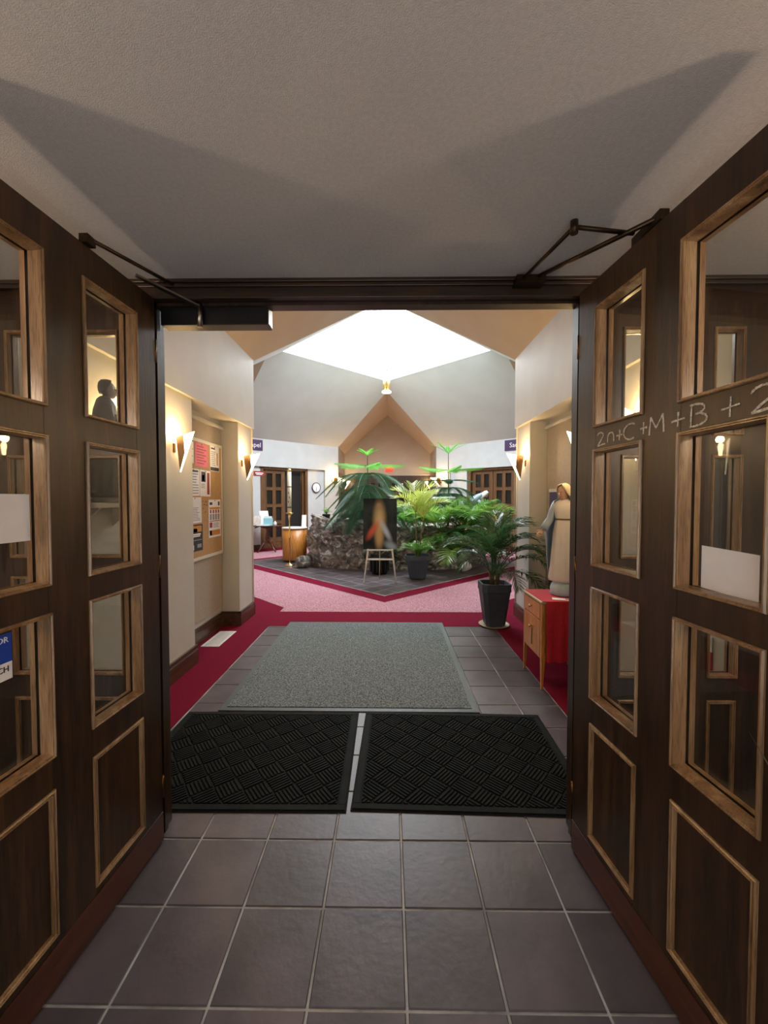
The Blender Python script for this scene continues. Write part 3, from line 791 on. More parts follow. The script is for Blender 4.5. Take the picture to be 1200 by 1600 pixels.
sheet('dark photo poster pinned at the bottom of the cork board', 4.08, 4.39, 1.005, 1.285, M['ink'], [(.08, .92, .72, .95, 'orangeink'), (.3, .6, .72, .85, 'ink'), (.1, .85, .60, .66, 'paper'), (.2, .8, .54, .58, 'paper'), (.08, .92, .40, .43, 'greyink'), (.06, .36, .06, .24, 'paper'), (.6, .9, .12, .26, 'greyink')], R(-.6))
# spare pins between the sheets
for k, (y, z) in enumerate(((4.40, 1.53), (4.47, 1.525), (4.43, 1.49), (4.49, 1.485), (4.41, 1.45), (4.46, 1.41))):
    o = MB().sphere((0, 0, 0), .0065, 8, 6, (1.2, 1, .6)).build('drawing_pin', M['ink']); o.location = (RL+.038, y, z)
    tag(o, 'dark drawing pin stuck in the cork beside the tall poster', 'pin', 'spare pins on the cork board')

# floor register
rg = thing('floor_register', 'white metal floor vent in the carpet below the noticeboard', 'vent', (-1.88, 4.47, .003))
f_ = MB(); f_.box(-.097, -.072, -.25, .25, 0, .006, bev=.002); f_.box(.072, .097, -.25, .25, 0, .006, bev=.002); f_.box(-.072, .072, -.25, -.225, 0, .006, bev=.002); f_.box(-.072, .072, .225, .25, 0, .006, bev=.002)
f_.build('frame', M['white'], rg)
for k in range(22):
    y = -.215+k*.0205
    MB().slab([(-.072, y, .001), (.072, y, .001), (.072, y+.010, .0055), (-.072, y+.010, .0055)], (0, 0, .0012)).build('slat', M['white'], rg)
MB().box(-.072, .072, -.225, .225, .0002, .0008).build('duct_shadow', M['mat_edge'], rg)

# ================================================================== STATUES
def ring(cx, cy, z, rx, ry, n, folds=0, amp=0.0, ph=0.0, a0=0.0):
    out = []
    for k in range(n):
        a = 2*PI*k/n
        f = 1+1.7*amp*math.sin(folds*a+ph)+.6*amp*math.sin((folds*2+1)*a+1.3+ph)
        out.append((cx+rx*f*math.cos(a), cy+ry*f*math.sin(a), z))
    return out
def hand(mb, wrist, d, palm, s, size=.05):
    """five separate tapering fingers on a flat palm; d = pointing direction, palm = palm normal"""
    d = Vector(d).normalized(); p = Vector(palm); p = (p-d*p.dot(d)).normalized(); side_ = d.cross(p)*s
    w0 = Vector(wrist)
    mb.loft([[tuple(w0+d*t*size+side_*math.cos(a)*rw*size+p*math.sin(a)*.13*size) for a in [2*PI*k/8 for k in range(8)]] for t, rw in ((-.15, .17), (.1, .22), (.45, .27), (.56, .24))])
    for k, (off, ln) in enumerate(((-.20, .40), (-.07, .48), (.06, .45), (.18, .34))):
        b = w0+d*.52*size+side_*off*size
        mb.tube([b, b+(d*.5+p*.05)*ln*size, b+(d*.9+p*.22)*ln*size], [.062*size, .055*size, .038*size], 6)
    b = w0+d*.12*size-side_*.2*size
    mb.tube([b, b+(d*.22-side_*.16+p*.08)*size, b+(d*.42-side_*.20+p*.14)*size], [.07*size, .06*size, .045*size], 6)
def robed_statue(name, label, cat, loc, rz, H, gown, cloak, veil, skin, head_turn=0.0, nod=0.0, armpose='open', base=None, hood=True):
    t = thing(name, label, cat, loc, rz)
    z0 = 0.0
    if base:
        base(t); z0 = base.h
    h = H; Z = lambda f: z0+f*h
    # gown (local +x is the front)
    rs = []
    for f, rx, ry, cx, am in ((0, .115, .135, 0, .05), (.03, .120, .14, 0, .06), (.15, .105, .125, .004, .06), (.35, .092, .112, .006, .05), (.5, .082, .105, .006, .035), (.60, .070, .092, .004, .015),
                              (.635, .064, .084, .003, .004), (.66, .069, .088, .004, .01), (.72, .076, .098, .006, .01), (.78, .070, .110, .0, .006), (.82, .052, .092, -.004, 0), (.845, .030, .042, -.004, 0), (.87, .024, .027, -.002, 0)):
        rs.append(ring(cx*h, 0, Z(f), rx*h, ry*h, 40, 9, am, .6))
    MB().loft(rs).build('gown', gown, t)
    bl = MB(); bl.lathe([(.068*h, -.008*h), (.073*h, 0), (.068*h, .008*h)], 28, Matrix.Translation((.003*h, 0, Z(.637))) @ Matrix.Diagonal((1, 1.27, 1, 1))); bl.build('sash', M['rind'], t)
    # head with face
    hm = Matrix.Translation((.012*h, 0, Z(.868))) @ Matrix.Rotation(head_turn, 4, 'Z') @ Matrix.Rotation(nod, 4, 'Y') @ Matrix.Scale(1.2, 4)
    hd = MB(); r = .052*h
    hd.tube([(-.002*h, 0, -.03*h), (.002*h, 0, .025*h)], .021*h, 12, hm)
    rs = []
    for f, rx, ry, cx in ((-.018, .018, .016, .020), (-.010, .030, .026, .014), (.004, .040, .034, .008), (.02, .046, .038, .004), (.04, .048, .041, .001), (.06, .047, .042, -.002), (.08, .041, .038, -.005), (.096, .024, .022, -.006), (.101, .004, .004, -.006)):
        ringp = ring(cx*h, 0, f*h, rx*h, ry*h, 20)
        # eye sockets
        if .035 < f < .065: ringp = [(x-(.006*h if abs(abs(math.atan2(y, x))-.42) < .2 else 0), y, z) for x, y, z in ringp]
        rs.append(ringp)
    hd.loft(rs, hm)
    hd.tube([(.046*h, 0, .052*h), (.054*h, 0, .036*h), (.060*h, 0, .026*h), (.050*h, 0, .021*h)], [.005*h, .006*h, .009*h, .005*h], 8, hm)
    hd.tube([(.045*h, -.012*h, .006*h), (.0505*h, 0, .0075*h), (.045*h, .012*h, .006*h)], .0035*h, 6, hm)
    for s in (-1, 1): hd.sphere((.042*h, s*.018*h, .045*h), .0055*h, 8, 6, M=hm)
    for s in (-1, 1): hd.sphere((0, s*.041*h, .035*h), .009*h, 8, 6, (.8, .4, 1.2), M=hm)
    hd.build('head', skin, t)
    ey = MB()
    for s in (-1, 1):
        ey.sphere((.0462*h, s*.018*h, .044*h), .0032*h, 8, 6, (.6, 1.3, .7), M=hm)
        ey.tube([(.044*h, s*.010*h, .055*h), (.0435*h, s*.018*h, .058*h), (.040*h, s*.027*h, .055*h)], .0016*h, 5, hm)
    ey.build('eyes_and_brows', M['rind'], t)['kind'] = 'stuff'
    MB().tube([(.046*h, -.009*h, .0065*h), (.0525*h, 0, .0078*h), (.046*h, .009*h, .0065*h)], .0026*h, 6, hm).build('lips', M['lip'], t)
    # arms: sleeves and hands
    sh = Z(.80)
    arms = MB()
    for s in (-1, 1):
        hands = MB()
        if armpose == 'open': el = Vector((.02*h, s*.135*h, Z(.64))); wr = Vector((.085*h, s*.185*h, Z(.53))); d = Vector((.45, s*.45, -.75)); pn = (1, 0, .2)
        elif armpose == 'pray': el = Vector((.03*h, s*.12*h, Z(.66))); wr = Vector((.115*h, s*.02*h, Z(.70))); d = Vector((.3, -s*.1, .95)); pn = (0, -s, 0)
        else: el = Vector((.02*h, s*.115*h, Z(.66))); wr = Vector((.10*h, s*.045*h, Z(.66))); d = Vector((.5, -s*.8, .1)); pn = (-1, 0, 0)
        S = Vector((-.004*h, s*.088*h, sh))
        pts = [S, S.lerp(el, .5)+Vector((0, s*.006*h, 0)), el, el.lerp(wr, .5), wr]
        arms.tube(pts, [.036*h, .036*h, .038*h, .040*h, .044*h], 14)
        hands.tube([wr-d.normalized()*.02*h, wr+d.normalized()*.012*h], [.014*h, .013*h], 10)
        hand(hands, wr+d.normalized()*.012*h, d, pn, s, .095*h)
        hands.build('hand', skin, t)
    arms.build('sleeves', cloak, t)
    # cloak: open shell hung from the shoulders over the back and arms
    rs = []
    for f, rx, ry, a in ((.845, .040, .050, 60), (.82, .062, .104, 62), (.74, .085, .135, 58), (.62, .100, .165, 55), (.50, .115, .185, 58), (.38, .125, .17, 66), (.22, .130, .16, 78), (.06, .135, .155, 88)):
        n = 30; row = []
        for k in range(n+1):
            an = R(a+(360-2*a)*k/n); g = 1+.035*math.sin(13*an)*(1-f)
            row.append((rx*h*g*math.cos(an)-.004*h, ry*h*g*math.sin(an), Z(f)-(.03*h*abs(math.sin(6*an)) if f < .1 else 0)))
        rs.append(row)
    vs = [p for r_ in rs for p in r_]; n1 = len(rs[0]); fs = [(i*n1+k, i*n1+k+1, (i+1)*n1+k+1, (i+1)*n1+k) for i in range(len(rs)-1) for k in range(n1-1)]
    o = MB().add(vs, fs, True).build('cloak', cloak, t); so = o.modifiers.new('solid', 'SOLIDIFY'); so.thickness = .008*h
    # veil or hair
    rs = []
    for f, rx, ry, a, cx in (((.112, .006, .006, 10, -.006), (.106, .034, .032, 38, -.006), (.088, .052, .048, 48, -.006), (.06, .057, .053, 58, -.006), (.03, .058, .055, 64, -.010), (-.005, .060, .066, 74, -.012), (-.04, .068, .084, 84, -.012), (-.075, .075, .098, 95, -.012)) if hood else
                            ((.108, .006, .006, 10, -.006), (.100, .034, .032, 40, -.006), (.082, .047, .044, 60, -.006), (.055, .051, .046, 82, -.006), (.03, .049, .045, 98, -.006), (.01, .042, .040, 112, -.006))):
        n = 22; rs.append([((rx*math.cos(R(a+(360-2*a)*k/n))+cx)*h, ry*h*math.sin(R(a+(360-2*a)*k/n)), f*h) for k in range(n+1)])
    vs = [p for r_ in rs for p in r_]; n1 = len(rs[0]); fs = [(i*n1+k, i*n1+k+1, (i+1)*n1+k+1, (i+1)*n1+k) for i in range(len(rs)-1) for k in range(n1-1)]
    o = MB().add(vs, fs, True, hm).build('veil' if hood else 'hair', veil, t); so = o.modifiers.new('solid', 'SOLIDIFY'); so.thickness = .006*h
    return t
M['lip'] = plain('painted_lips', (.40, .10, .08, 1), .4)
M['gown_white'] = noise_mat('painted_plaster_gown', (.76, .71, .68, 1), (.82, .77, .74, 1), 6, .45)
M['cloak_blue'] = noise_mat('grey_blue_plaster_cloak', (.30, .37, .48, 1), (.38, .46, .57, 1), 6, .45)
M['veil_cream'] = noise_mat('cream_plaster_veil', (.70, .62, .44, 1), (.76, .68, .50, 1), 6, .45)
M['skin_plaster'] = noise_mat('painted_plaster_skin', (.58, .34, .24, 1), (.66, .42, .31, 1), 6, .4)
M['globe_blue'] = noise_mat('pale_blue_globe', (.30, .45, .52, 1), (.48, .60, .65, 1), 9, .4)
M['robe_black'] = noise_mat('dark_saint_robe', (.035, .032, .034, 1), (.06, .055, .06, 1), 6, .5)
M['skin_grey'] = noise_mat('grey_bronze_skin', (.16, .13, .11, 1), (.24, .20, .17, 1), 6, .4)
def globe_base(t):
    MB().lathe([(.001, 0), (.105, 0), (.112, .012), (.108, .03)], 30).build('plinth', M['cloak_blue'], t)
    MB().lathe([(.108, .03), (.112, .055), (.100, .09), (.072, .118), (.030, .130), (.001, .132)], 30).build('globe', M['globe_blue'], t)
globe_base.h = .118

# ================================================================== RIGHT HALL SIDE
cb = thing('cabinet', 'honey wood cabinet draped with red cloth beside the right door leaf', 'cabinet', (1.235, 3.30, 0))
W_, D_, H_ = .435, .44, .725      # local x towards the wall, y away from the viewer; door side faces -x
cz = .235
c_ = MB(); c_.box(.012, W_, 0.012, D_-.012, cz, H_-.02); bevel(c_.build('body', M['honey'], cb), .003)
for (a, b) in ((.0, 0), (.0, D_-.03), (W_-.03, 0), (W_-.03, D_-.03)):
    q = .03; i = .009 if a == 0 else 0
    MB().loft([[(a+ (q-.016 if a else 0)+dx*.016, b+(q-.016 if b else 0)+dy*.016, 0) for dx, dy in ((0, 0), (1, 0), (1, 1), (0, 1))],
               [(a+dx*q, b+dy*q, cz) for dx, dy in ((0, 0), (1, 0), (1, 1), (0, 1))], [(a+dx*q, b+dy*q, H_-.02) for dx, dy in ((0, 0), (1, 0), (1, 1), (0, 1))]], smooth=False).build('leg', M['honey'], cb)
dr = MB().box(-.002, .014, .036, D_-.036, .565, H_-.03).build('drawer', M['honey'], cb); bevel(dr, .003)
MB().lathe([(.001, .030), (.012, .028), (.015, .018), (.007, .010), (.007, 0)], 14, Matrix.Translation((-.002, D_/2, .635)) @ Matrix.Rotation(-PI/2, 4, 'Y')).build('knob', M['brass'], dr)
dd = MB().box(-.002, .014, .036, D_-.036, cz+.02, .555).build('door', M['honey'], cb); bevel(dd, .003)
MB().lathe([(.001, .030), (.012, .028), (.015, .018), (.007, .010), (.007, 0)], 14, Matrix.Translation((-.002, D_/2, .46)) @ Matrix.Rotation(-PI/2, 4, 'Y')).build('knob', M['brass'], dd)
MB().slab([(-.006, D_/2-.006, .30), (-.006, D_/2+.006, .30), (-.006, D_/2+.006, .445), (-.006, D_/2-.006, .445)], (.004, 0, 0)).build('pull_strip', M['bronze'], dd)
bevel(MB().box(-.012, W_+.005, -.008, D_+.008, H_-.02, H_-.002).build('top', M['saucer'], cb), .004)
cl = thing('red_cloth', 'red cloth covering the cabinet top and its near side', 'cloth', (1.235, 3.30, 0))
mb = MB(); mb.box(.004, W_+.008, -.0125, D_+.006, H_-.0015, H_+.0015)
pts0 = []; nseg = 24
rowt = [(.03+(W_-.03)*k/nseg, -.0125-.003*(1+math.sin(k*1.9)), H_) for k in range(nseg+1)]
rowm = [(.03+(W_-.03)*k/nseg, -.016-.008*(1+math.sin(k*1.1)), .45) for k in range(nseg+1)]
rowb = [(.03+(W_-.03)*k/nseg, -.016-.011*(1+math.sin(k*1.1+.4)), .235) for k in range(nseg+1)]
vs = rowt+rowm+rowb; n1 = nseg+1
mb.add(vs, [(i*n1+k+1, i*n1+k, (i+1)*n1+k, (i+1)*n1+k+1) for i in range(2) for k in range(nseg)], True)
mb.build('drape', M['redcloth'], cl)
lf = thing('leaflet', 'white leaflet lying on the red cloth before the statue', 'paper', (1.37, 3.38, H_+.0022), R(-18))
MB().box(-.02, .25, -.035, .035, 0, .0016).build('sheet', M['paper'], lf)
MB().box(.08, .18, -.012, .012, .0016, .0019).build('print', M['ink'], lf)
robed_statue('statue', 'painted statue of a veiled woman in white and blue on the red-covered cabinet', 'statue', (1.507, 3.535, H_+.003), R(-125), .835,
             M['gown_white'], M['cloak_blue'], M['veil_cream'], M['skin_plaster'], head_turn=R(-30), nod=R(18), base=globe_base)
bn = thing('roll_up_banner', 'violet roll-up banner with black foot standing in the right recess', 'banner', (1.86, 4.42, 0))
MB().box(-.03, .03, -.36, .36, 0.004, .06, bev=.008).build('stand', M['steel'], bn)
MB().box(-.003, .0, -.35, .35, .84, 1.63).build('banner_field', M['banner'], bn)
MB().box(-.003, .0, -.35, .35, .06, .84).build('lower_field', M['black'], bn)
MB().box(-.008, .006, -.36, .36, 1.63, 1.665, bev=.003).build('top_rail', M['white'], bn)
mt = frame_matrix((-.0045, .30, 1.30), (0, -1, 0), (0, 0, 1))
put_text('S\nc', .085, M['white'], bn, mt, align='LEFT')

# left shelf with the dark saint, behind the screen
sh_ = thing('wall_shelf', 'pale wall shelf behind the left screen holding the dark saint', 'shelf', (XL, 2.52, 1.50))
bevel(MB().box(0, .20, -.24, .24, 0, .03).build('board', M['cream'], sh_), .004)
for y in (-.16, .16): MB().slab([(0, y, 0), (.15, y, 0), (0, y, -.13)], (0, .015, 0)).build('bracket', M['cream'], sh_)
def low_base(t): MB().lathe([(.001, 0), (.085, 0), (.09, .012), (.08, .03), (.001, .032)], 24).build('plinth', M['skin_grey'], t)
low_base.h = .03
robed_statue('statue', 'dark robed saint statue on the wall shelf, seen through the left leaf', 'statue', (-1.685, 2.44, 1.531), R(35), .70,
             M['robe_black'], M['robe_black'], M['robe_black'], M['skin_grey'], armpose='hold', base=low_base, hood=False)
pf = thing('framed_picture', 'small dark blue picture in a pale frame on the wall shelf', 'picture', (-1.80, 2.66, 1.532))
MB().box(0, .016, -.075, .075, 0, .24, bev=.003).build('frame', M['cream'], pf); MB().box(.016, .018, -.05, .05, .03, .21).build('print', M['banner'], pf)
wp = thing('framed_picture', 'tall dark framed panel seen through the right leaf middle pane', 'picture', (XR-.001, 2.17, 1.53))
MB().box(-.022, 0, -.10, .07, -.24, .24, bev=.004).build('frame', M['black'], wp); MB().box(-.024, -.022, -.085, .055, -.22, .22).build('print', M['ink'], wp)
al = thing('alarm_label', 'small red and white wall sign seen through the right leaf lower pane', 'sign', (XR-.001, 2.17, .72))
MB().box(-.006, 0, -.035, .035, -.10, .03).build('red_field', M['redcloth'], al); MB().box(-.006, 0, -.035, .035, .03, .11).build('white_field', M['paper'], al)
MB().box(-.0075, -.006, -.018, .018, -.06, -.015).build('pictogram', M['paper'], al); MB().box(-.0082, -.0075, -.009, .009, -.05, -.028).build('pictogram_core', M['redcloth'], al)
ch = thing('hanging_chain', 'dark ring chain hanging behind the right screen top pane', 'chain', (1.52, 2.02, 2.30))
for k in range(9):
    a = 0 if k % 2 == 0 else 0
    mb = MB(); mb.tube([(.018*math.cos(2*PI*q/14), 0, -.018-.032*k+.018*math.sin(2*PI*q/14)) for q in range(15)], .0028, 6, caps=False); mb.build('ring', M['black'], ch)
MB().tube([(0, 0, 0), (0, .0, .18)], .002, 6).build('hook', M['black'], ch)

# ================================================================== PLANTS
def frond_mesh(name, mat, L, lift, droop, lw, ll, n, ang=52, ldroop=.25, v=.25, rach=.006, bare=.22, seed=0, tipw=1.0, crossed=0.0):
    """a feather leaf: arching midrib with paired leaflets; starts at the origin and grows towards +x"""
    rr = random.Random(seed); mb = MB()
    pts = []; x = z = 0.0; N = 22; st = L/N
    for i in range(N+1):
        e = lift-droop*(i/N)**1.3
        pts.append(Vector((x, 0, z))); x += st*math.cos(e); z += st*math.sin(e)
    mb.tube(pts, [rach*(1-.8*i/N) for i in range(N+1)], 5)
    for i in range(n):
        t = bare+(1-bare)*(i+.5)/n
        f = t*N; k = min(int(f), N-1); p = pts[k].lerp(pts[k+1], f-k)
        d = (pts[k+1]-pts[k]).normalized(); up = Vector((-d.z, 0, d.x))
        prof = math.sin(PI*min(1, (t-bare)/(1-bare)*.86+.12))**.6
        for s in (-1, 1):
            l = ll*prof*rr.uniform(.85, 1.1); a = R(ang*(1-.35*t))*rr.uniform(.9, 1.1)
            o = (d*math.cos(a)+Vector((0, s, 0))*math.sin(a)+up*(v*rr.uniform(.6, 1.3))).normalized()
            dn = Vector((0, 0, -1))*ldroop*l
            sd = d*lw*.5
            a0 = p; m1 = p+o*l*.35; m2 = p+o*l*.72+dn*.35; tip = p+o*l+dn
            mb.add([a0-sd*.4, a0+sd*.4, m1+sd, m1-sd, m2+sd*.75, m2-sd*.75, tip], [(0, 1, 2, 3), (3, 2, 4, 5), (5, 4, 6)], False)
    me = mb.mesh(name); me.materials.append(mat)
    return me
def pine_branch(name, mat, L, lift, droop, n, ll, seed, drop=.25):
    """araucaria branch: flat comb of needle-covered twigs"""
    rr = random.Random(seed); mb = MB(); pts = []; x = z = 0; N = 16; st = L/N
    for i in range(N+1):
        e = lift-droop*math.sin(PI*.5*i/N)+(.35*droop*max(0, i/N-.7))
        pts.append(Vector((x, 0, z))); x += st*math.cos(e); z += st*math.sin(e)
    mb.tube(pts, [.007*(1-.7*i/N)+.001 for i in range(N+1)], 5)
    def twig(p, o, l, dn, w_):
        q = p+o*l*.55+dn*.35; r_ = p+o*l+dn
        side_ = o.cross(Vector((0, 0, 1))).normalized()*w_
        upv = Vector((0, 0, w_*.9))
        for a in (side_, upv):
            mb.add([p-a*.6, p+a*.6, q+a, q-a, r_], [(0, 1, 2, 3), (3, 2, 4)], False)
        for m in range(5):      # awl needles standing off the twig
            t = (m+.7)/5.5; b = p.lerp(q, t*1.6) if t < .6 else q.lerp(r_, (t-.6)*2.4)
            for s in (-1, 1):
                nd = (o*.7+side_.normalized()*s*.9+Vector((0, 0, .25))).normalized()*w_*2.3
                mb.add([b-o*w_*.5, b+o*w_*.5, b+nd], [(0, 1, 2)], False)
    for i in range(n):
        t = .1+.9*(i+.5)/n; f = t*N; k = min(int(f), N-1); p = pts[k].lerp(pts[k+1], f-k); d = (pts[k+1]-pts[k]).normalized()
        for s in (-1, 1):
            l = ll*(math.sin(PI*min(1, .25+.72*t)))**.7*rr.uniform(.85, 1.1)
            o = (d*.62+Vector((0, s, 0))*.8+Vector((0, 0, .08))).normalized()
            twig(p, o, l, Vector((0, 0, -l*drop)), .0062)
    me = mb.mesh(name); me.materials.append(mat); return me
def put(me, name, parent, p, az, tilt=0.0, sc=1.0, roll=0.0):
    o = link(name, me, parent, p, None, (sc, sc, sc))
    o.rotation_euler = (roll, -tilt, az); return o
def square_pot(t, w0, w1, h, mat='pot', saucer=None, square=True):
    if square:
        def sq(r, z, c=.88): return [(r*math.copysign(min(1, abs(math.cos(a))*1.25), math.cos(a)), r*math.copysign(min(1, abs(math.sin(a))*1.25), math.sin(a)), z) for a in [2*PI*(k+.5)/16 for k in range(16)]]
        rs = [sq(w0*.9, .012), sq(w0, .02), sq(w1*.95, h*.80), sq(w1, h*.82), sq(w1, h), sq(w1-.018, h), sq(w1-.03, h-.07)]
        MB().loft(rs, cap=True, smooth=False).build('pot', M[mat], t)
        MB().prism([(x, y) for x, y, z in sq(w1-.03, 0)], h-.09, h-.05).build('soil', M['soil'], t)
    else:
        MB().lathe([(.001, .0), (w0, 0), (w1*.96, h*.86), (w1, h*.87), (w1, h), (w1-.015, h), (w1-.02, h-.05)], 28).build('pot', M[mat], t)
        MB().lathe([(w1-.02, h-.05), (.001, h-.03)], 20).build('soil', M['soil'], t)
    if saucer: MB().lathe([(.001, .001), (saucer, .001), (saucer+.03, .018), (saucer+.036, .018), (saucer+.004, .0)], 30).build('saucer', M['saucer'], t)
F = {}
for k in range(3):
    F['kd%d' % k] = frond_mesh('frond', M['leaf_dark'], .78, R(72-6*k), R(100+12*k), .020, .29, 26, seed=k, ldroop=.35, rach=.007, bare=.28)
    F['km%d' % k] = frond_mesh('frond', M['leaf_mid'], .74, R(68-6*k), R(92+12*k), .022, .29, 26, seed=10+k, ldroop=.22, rach=.006, bare=.25)
    F['kb%d' % k] = frond_mesh('frond', M['leaf_bright'], .74, R(62-6*k), R(80+14*k), .022, .29, 26, seed=20+k, ldroop=.12, rach=.006, bare=.22)
    F['ky%d' % k] = frond_mesh('frond', M['leaf_yellow'], .62, R(60-4*k), R(70+10*k), .028, .26, 15, seed=30+k, ldroop=.08, v=.35, rach=.006, bare=.12)
def palm(name, label, loc, keys, n, sc=1.0, seed=1, pot=None, h0=.0, spread=.04, az0=0.0, tilts=(0, 28), azr=None, group=None):
    t = thing(name, label, 'plant', loc, 0, group); rr = random.Random(seed)
    if pot: pot(t)
    for i in range(n):
        a = az0+2*PI*(i*.381966*1.0 % 1.0) if azr is None else R(azr[0]+(azr[1]-azr[0])*((i*.618) % 1))
        put(F[keys[i % len(keys)]], 'frond', t, (spread*math.cos(a), spread*math.sin(a), h0), a+rr.uniform(-.15, .15), R(rr.uniform(*tilts)), sc*rr.uniform(.82, 1.12))
    return t

# large palm in the slate planter by the right pier
def potA(t):
    square_pot(t, .115, .175, .53, saucer=.15)
    for k in range(4):
        a = k*1.7; MB().tube([(.03*math.cos(a), .03*math.sin(a), .46), (.05*math.cos(a), .05*math.sin(a), .60), (.07*math.cos(a), .07*math.sin(a), .70)], [.022, .018, .010], 8).build('stem', M['rind'], t)
pa = thing('potted_palm', 'dark green feather palm in a slate grey planter by the right pier', 'plant', (1.29, 5.01, .003))
potA(pa)
for (az, tl, sc, kk) in ((-47, -4, 1.0, 'kd0'), (-44, 10, .95, 'kd1'), (-48, -30, 1.0, 'kd2'), (-75, -28, .75, 'kd1'), (-100, -20, .75, 'kd0'), (-150, -8, .8, 'kd1'), (178, 2, .95, 'kd0'), (150, 14, 1.0, 'kd1'),
                         (95, 22, 1.0, 'kd0'), (75, 34, 1.2, 'kd1'), (60, 42, 1.15, 'kd0'), (-42, 24, 1.0, 'kd1'), (120, 2, .9, 'kd2'), (-125, 18, .95, 'kd0'), (205, 26, 1.0, 'kd0'), (-60, 20, .95, 'kd0'), (-50, -18, 1.05, 'kd0'), (-95, 12, .9, 'kd1'), (-36, 34, 1.1, 'kd0'), (-48, 38, 1.1, 'kd1')):
    put(F[kk], 'frond', pa, (.05*math.cos(R(az)), .05*math.sin(R(az)), .62), R(az), R(tl), sc*1.0)

# palm with yellow-green crown in the middle planter
pb = thing('potted_palm', 'tall palm with yellow-green crown in a dark planter right of the easel', 'plant', (.545, 7.9, .0165))
square_pot(pb, .15, .23, .46)
for (dx, top, az) in ((-.02, 1.28, 100), (.07, 1.12, 20)):
    MB().tube([(dx*.5, 0, .40), (dx, .0, .8), (dx*1.6, 0, top)], [.014, .011, .008], 8).build('stem', M['rind'], pb)
    for k in range(6):
        put(F['ky%d' % (k % 3)], 'frond', pb, (dx*1.6, 0, top-.02), R(az+k*61), R(30-10*(k % 4)), 1.15)
for k in range(7): put(F['km%d' % (k % 3)], 'frond', pb, (.04*math.cos(k), .04*math.sin(k), .42), R(-90+k*53), R(8), .62)
def broad_leaf(name, mat, L, w_, lift, droop):
    mb = MB(); x = z = 0; N = 10; rows = []
    for i in range(N+1):
        t = i/N; e = lift-droop*t; ww = w_*math.sin(PI*min(1, .06+.94*t))**.8*(1 if t < .97 else .2)
        rows.append([(x, -ww, z+ww*.35), (x, 0, z), (x, ww, z+ww*.35)]); x += L/N*math.cos(e); z += L/N*math.sin(e)
    vs = [p for r_ in rows for p in r_]; fs = []
    for i in range(N):
        for k in range(2): a = i*3+k; fs.append((a, a+1, a+4, a+3))
    me = mb.add(vs, fs, True).mesh(name); me.materials.append(mat); return me
F['broad'] = broad_leaf('leaf', M['leaf_mid'], .42, .045, R(70), R(110)); F['broad2'] = broad_leaf('leaf', M['leaf_dark'], .36, .03, R(60), R(80))
F['bladeb'] = broad_leaf('leaf', M['leaf_bright'], .40, .03, R(75), R(90))
for k in range(6): put(F['broad'] if k % 2 else F['bladeb'], 'leaf', pb, (.03, .0, .42), R(-150+k*38), R(4), 1.0)
# black pot behind the easel
pc = thing('potted_fern', 'ribbed black pot with dark fronds behind the easel', 'plant', (-.20, 8.42, .0165))
square_pot(pc, .15, .20, .36, 'blackpot', square=False)
for k in range(14):
    a = 2*PI*k/14; MB().box(.188, .203, -.008, .008, .05, .30, M=Matrix.Rotation(a, 4, 'Z')).build('rib', M['blackpot'], pc)
for k in range(9): put(F['kd%d' % (k % 3)], 'frond', pc, (0, 0, .34), R(k*41), R(10), .55)

# ---- the rock with its planting
def rock_mesh():
    cx, cy = .15, 10.15
    na, nr = 300, 80; mb = MB(); rows = []
    for j in range(nr+1):
        t = j/nr; row = []
        for i in range(na):
            a = 2*PI*i/na
            rx, ry = 2.12, 1.30
            e = 2.6
            c, s = math.cos(a), math.sin(a)
            rr_ = 1/((abs(c)/rx)**e+(abs(s)/ry)**e)**(1/e)
            # t: 0 foot -> .72 rim -> 1 inner lip
            left = max(0, -c)
            rim = .86+.22*left**2+.10*noise.noise(Vector((a*1.7, 0, 3)))
            if t < .70:
                u = t/.70; z = rim*u; off = -.05*math.sin(u*PI)-.24*u**2
            else:
                u = (t-.70)/.30; z = rim+.05*math.sin(u*PI)-.16*u; off = -.24-.45*u
            p = Vector(((rr_+off)*c, (rr_+off)*s, z))
            q = Vector((p.x*1.9+p.z*.9, p.y*1.9, p.z*2.6-p.x*.7))
            w_ = Vector((noise.noise(q), noise.noise(q+Vector((9, 2, 4))), noise.noise(q+Vector((3, 8, 1)))))
            q2 = q+w_*.9
            d = .15*noise.noise(q*.9)+.10*(1-2*abs(noise.noise(q2*1.3)))+.055*(1-2*abs(noise.noise(q2*2.9+Vector((5, 1, 2)))))+.028*(1-2*abs(noise.noise(q2*6.5)))+.010*noise.noise(q2*17)
            k = min(1, z*4+.15)
            n = Vector((c, s, .5)).normalized()
            p = p+n*d*k
            p.z = max(p.z, .0) if t > 0 else 0
            row.append((cx+p.x, cy+p.y, .0165+p.z))
        rows.append(row)
    mb.loft(rows, cap=False)
    return mb
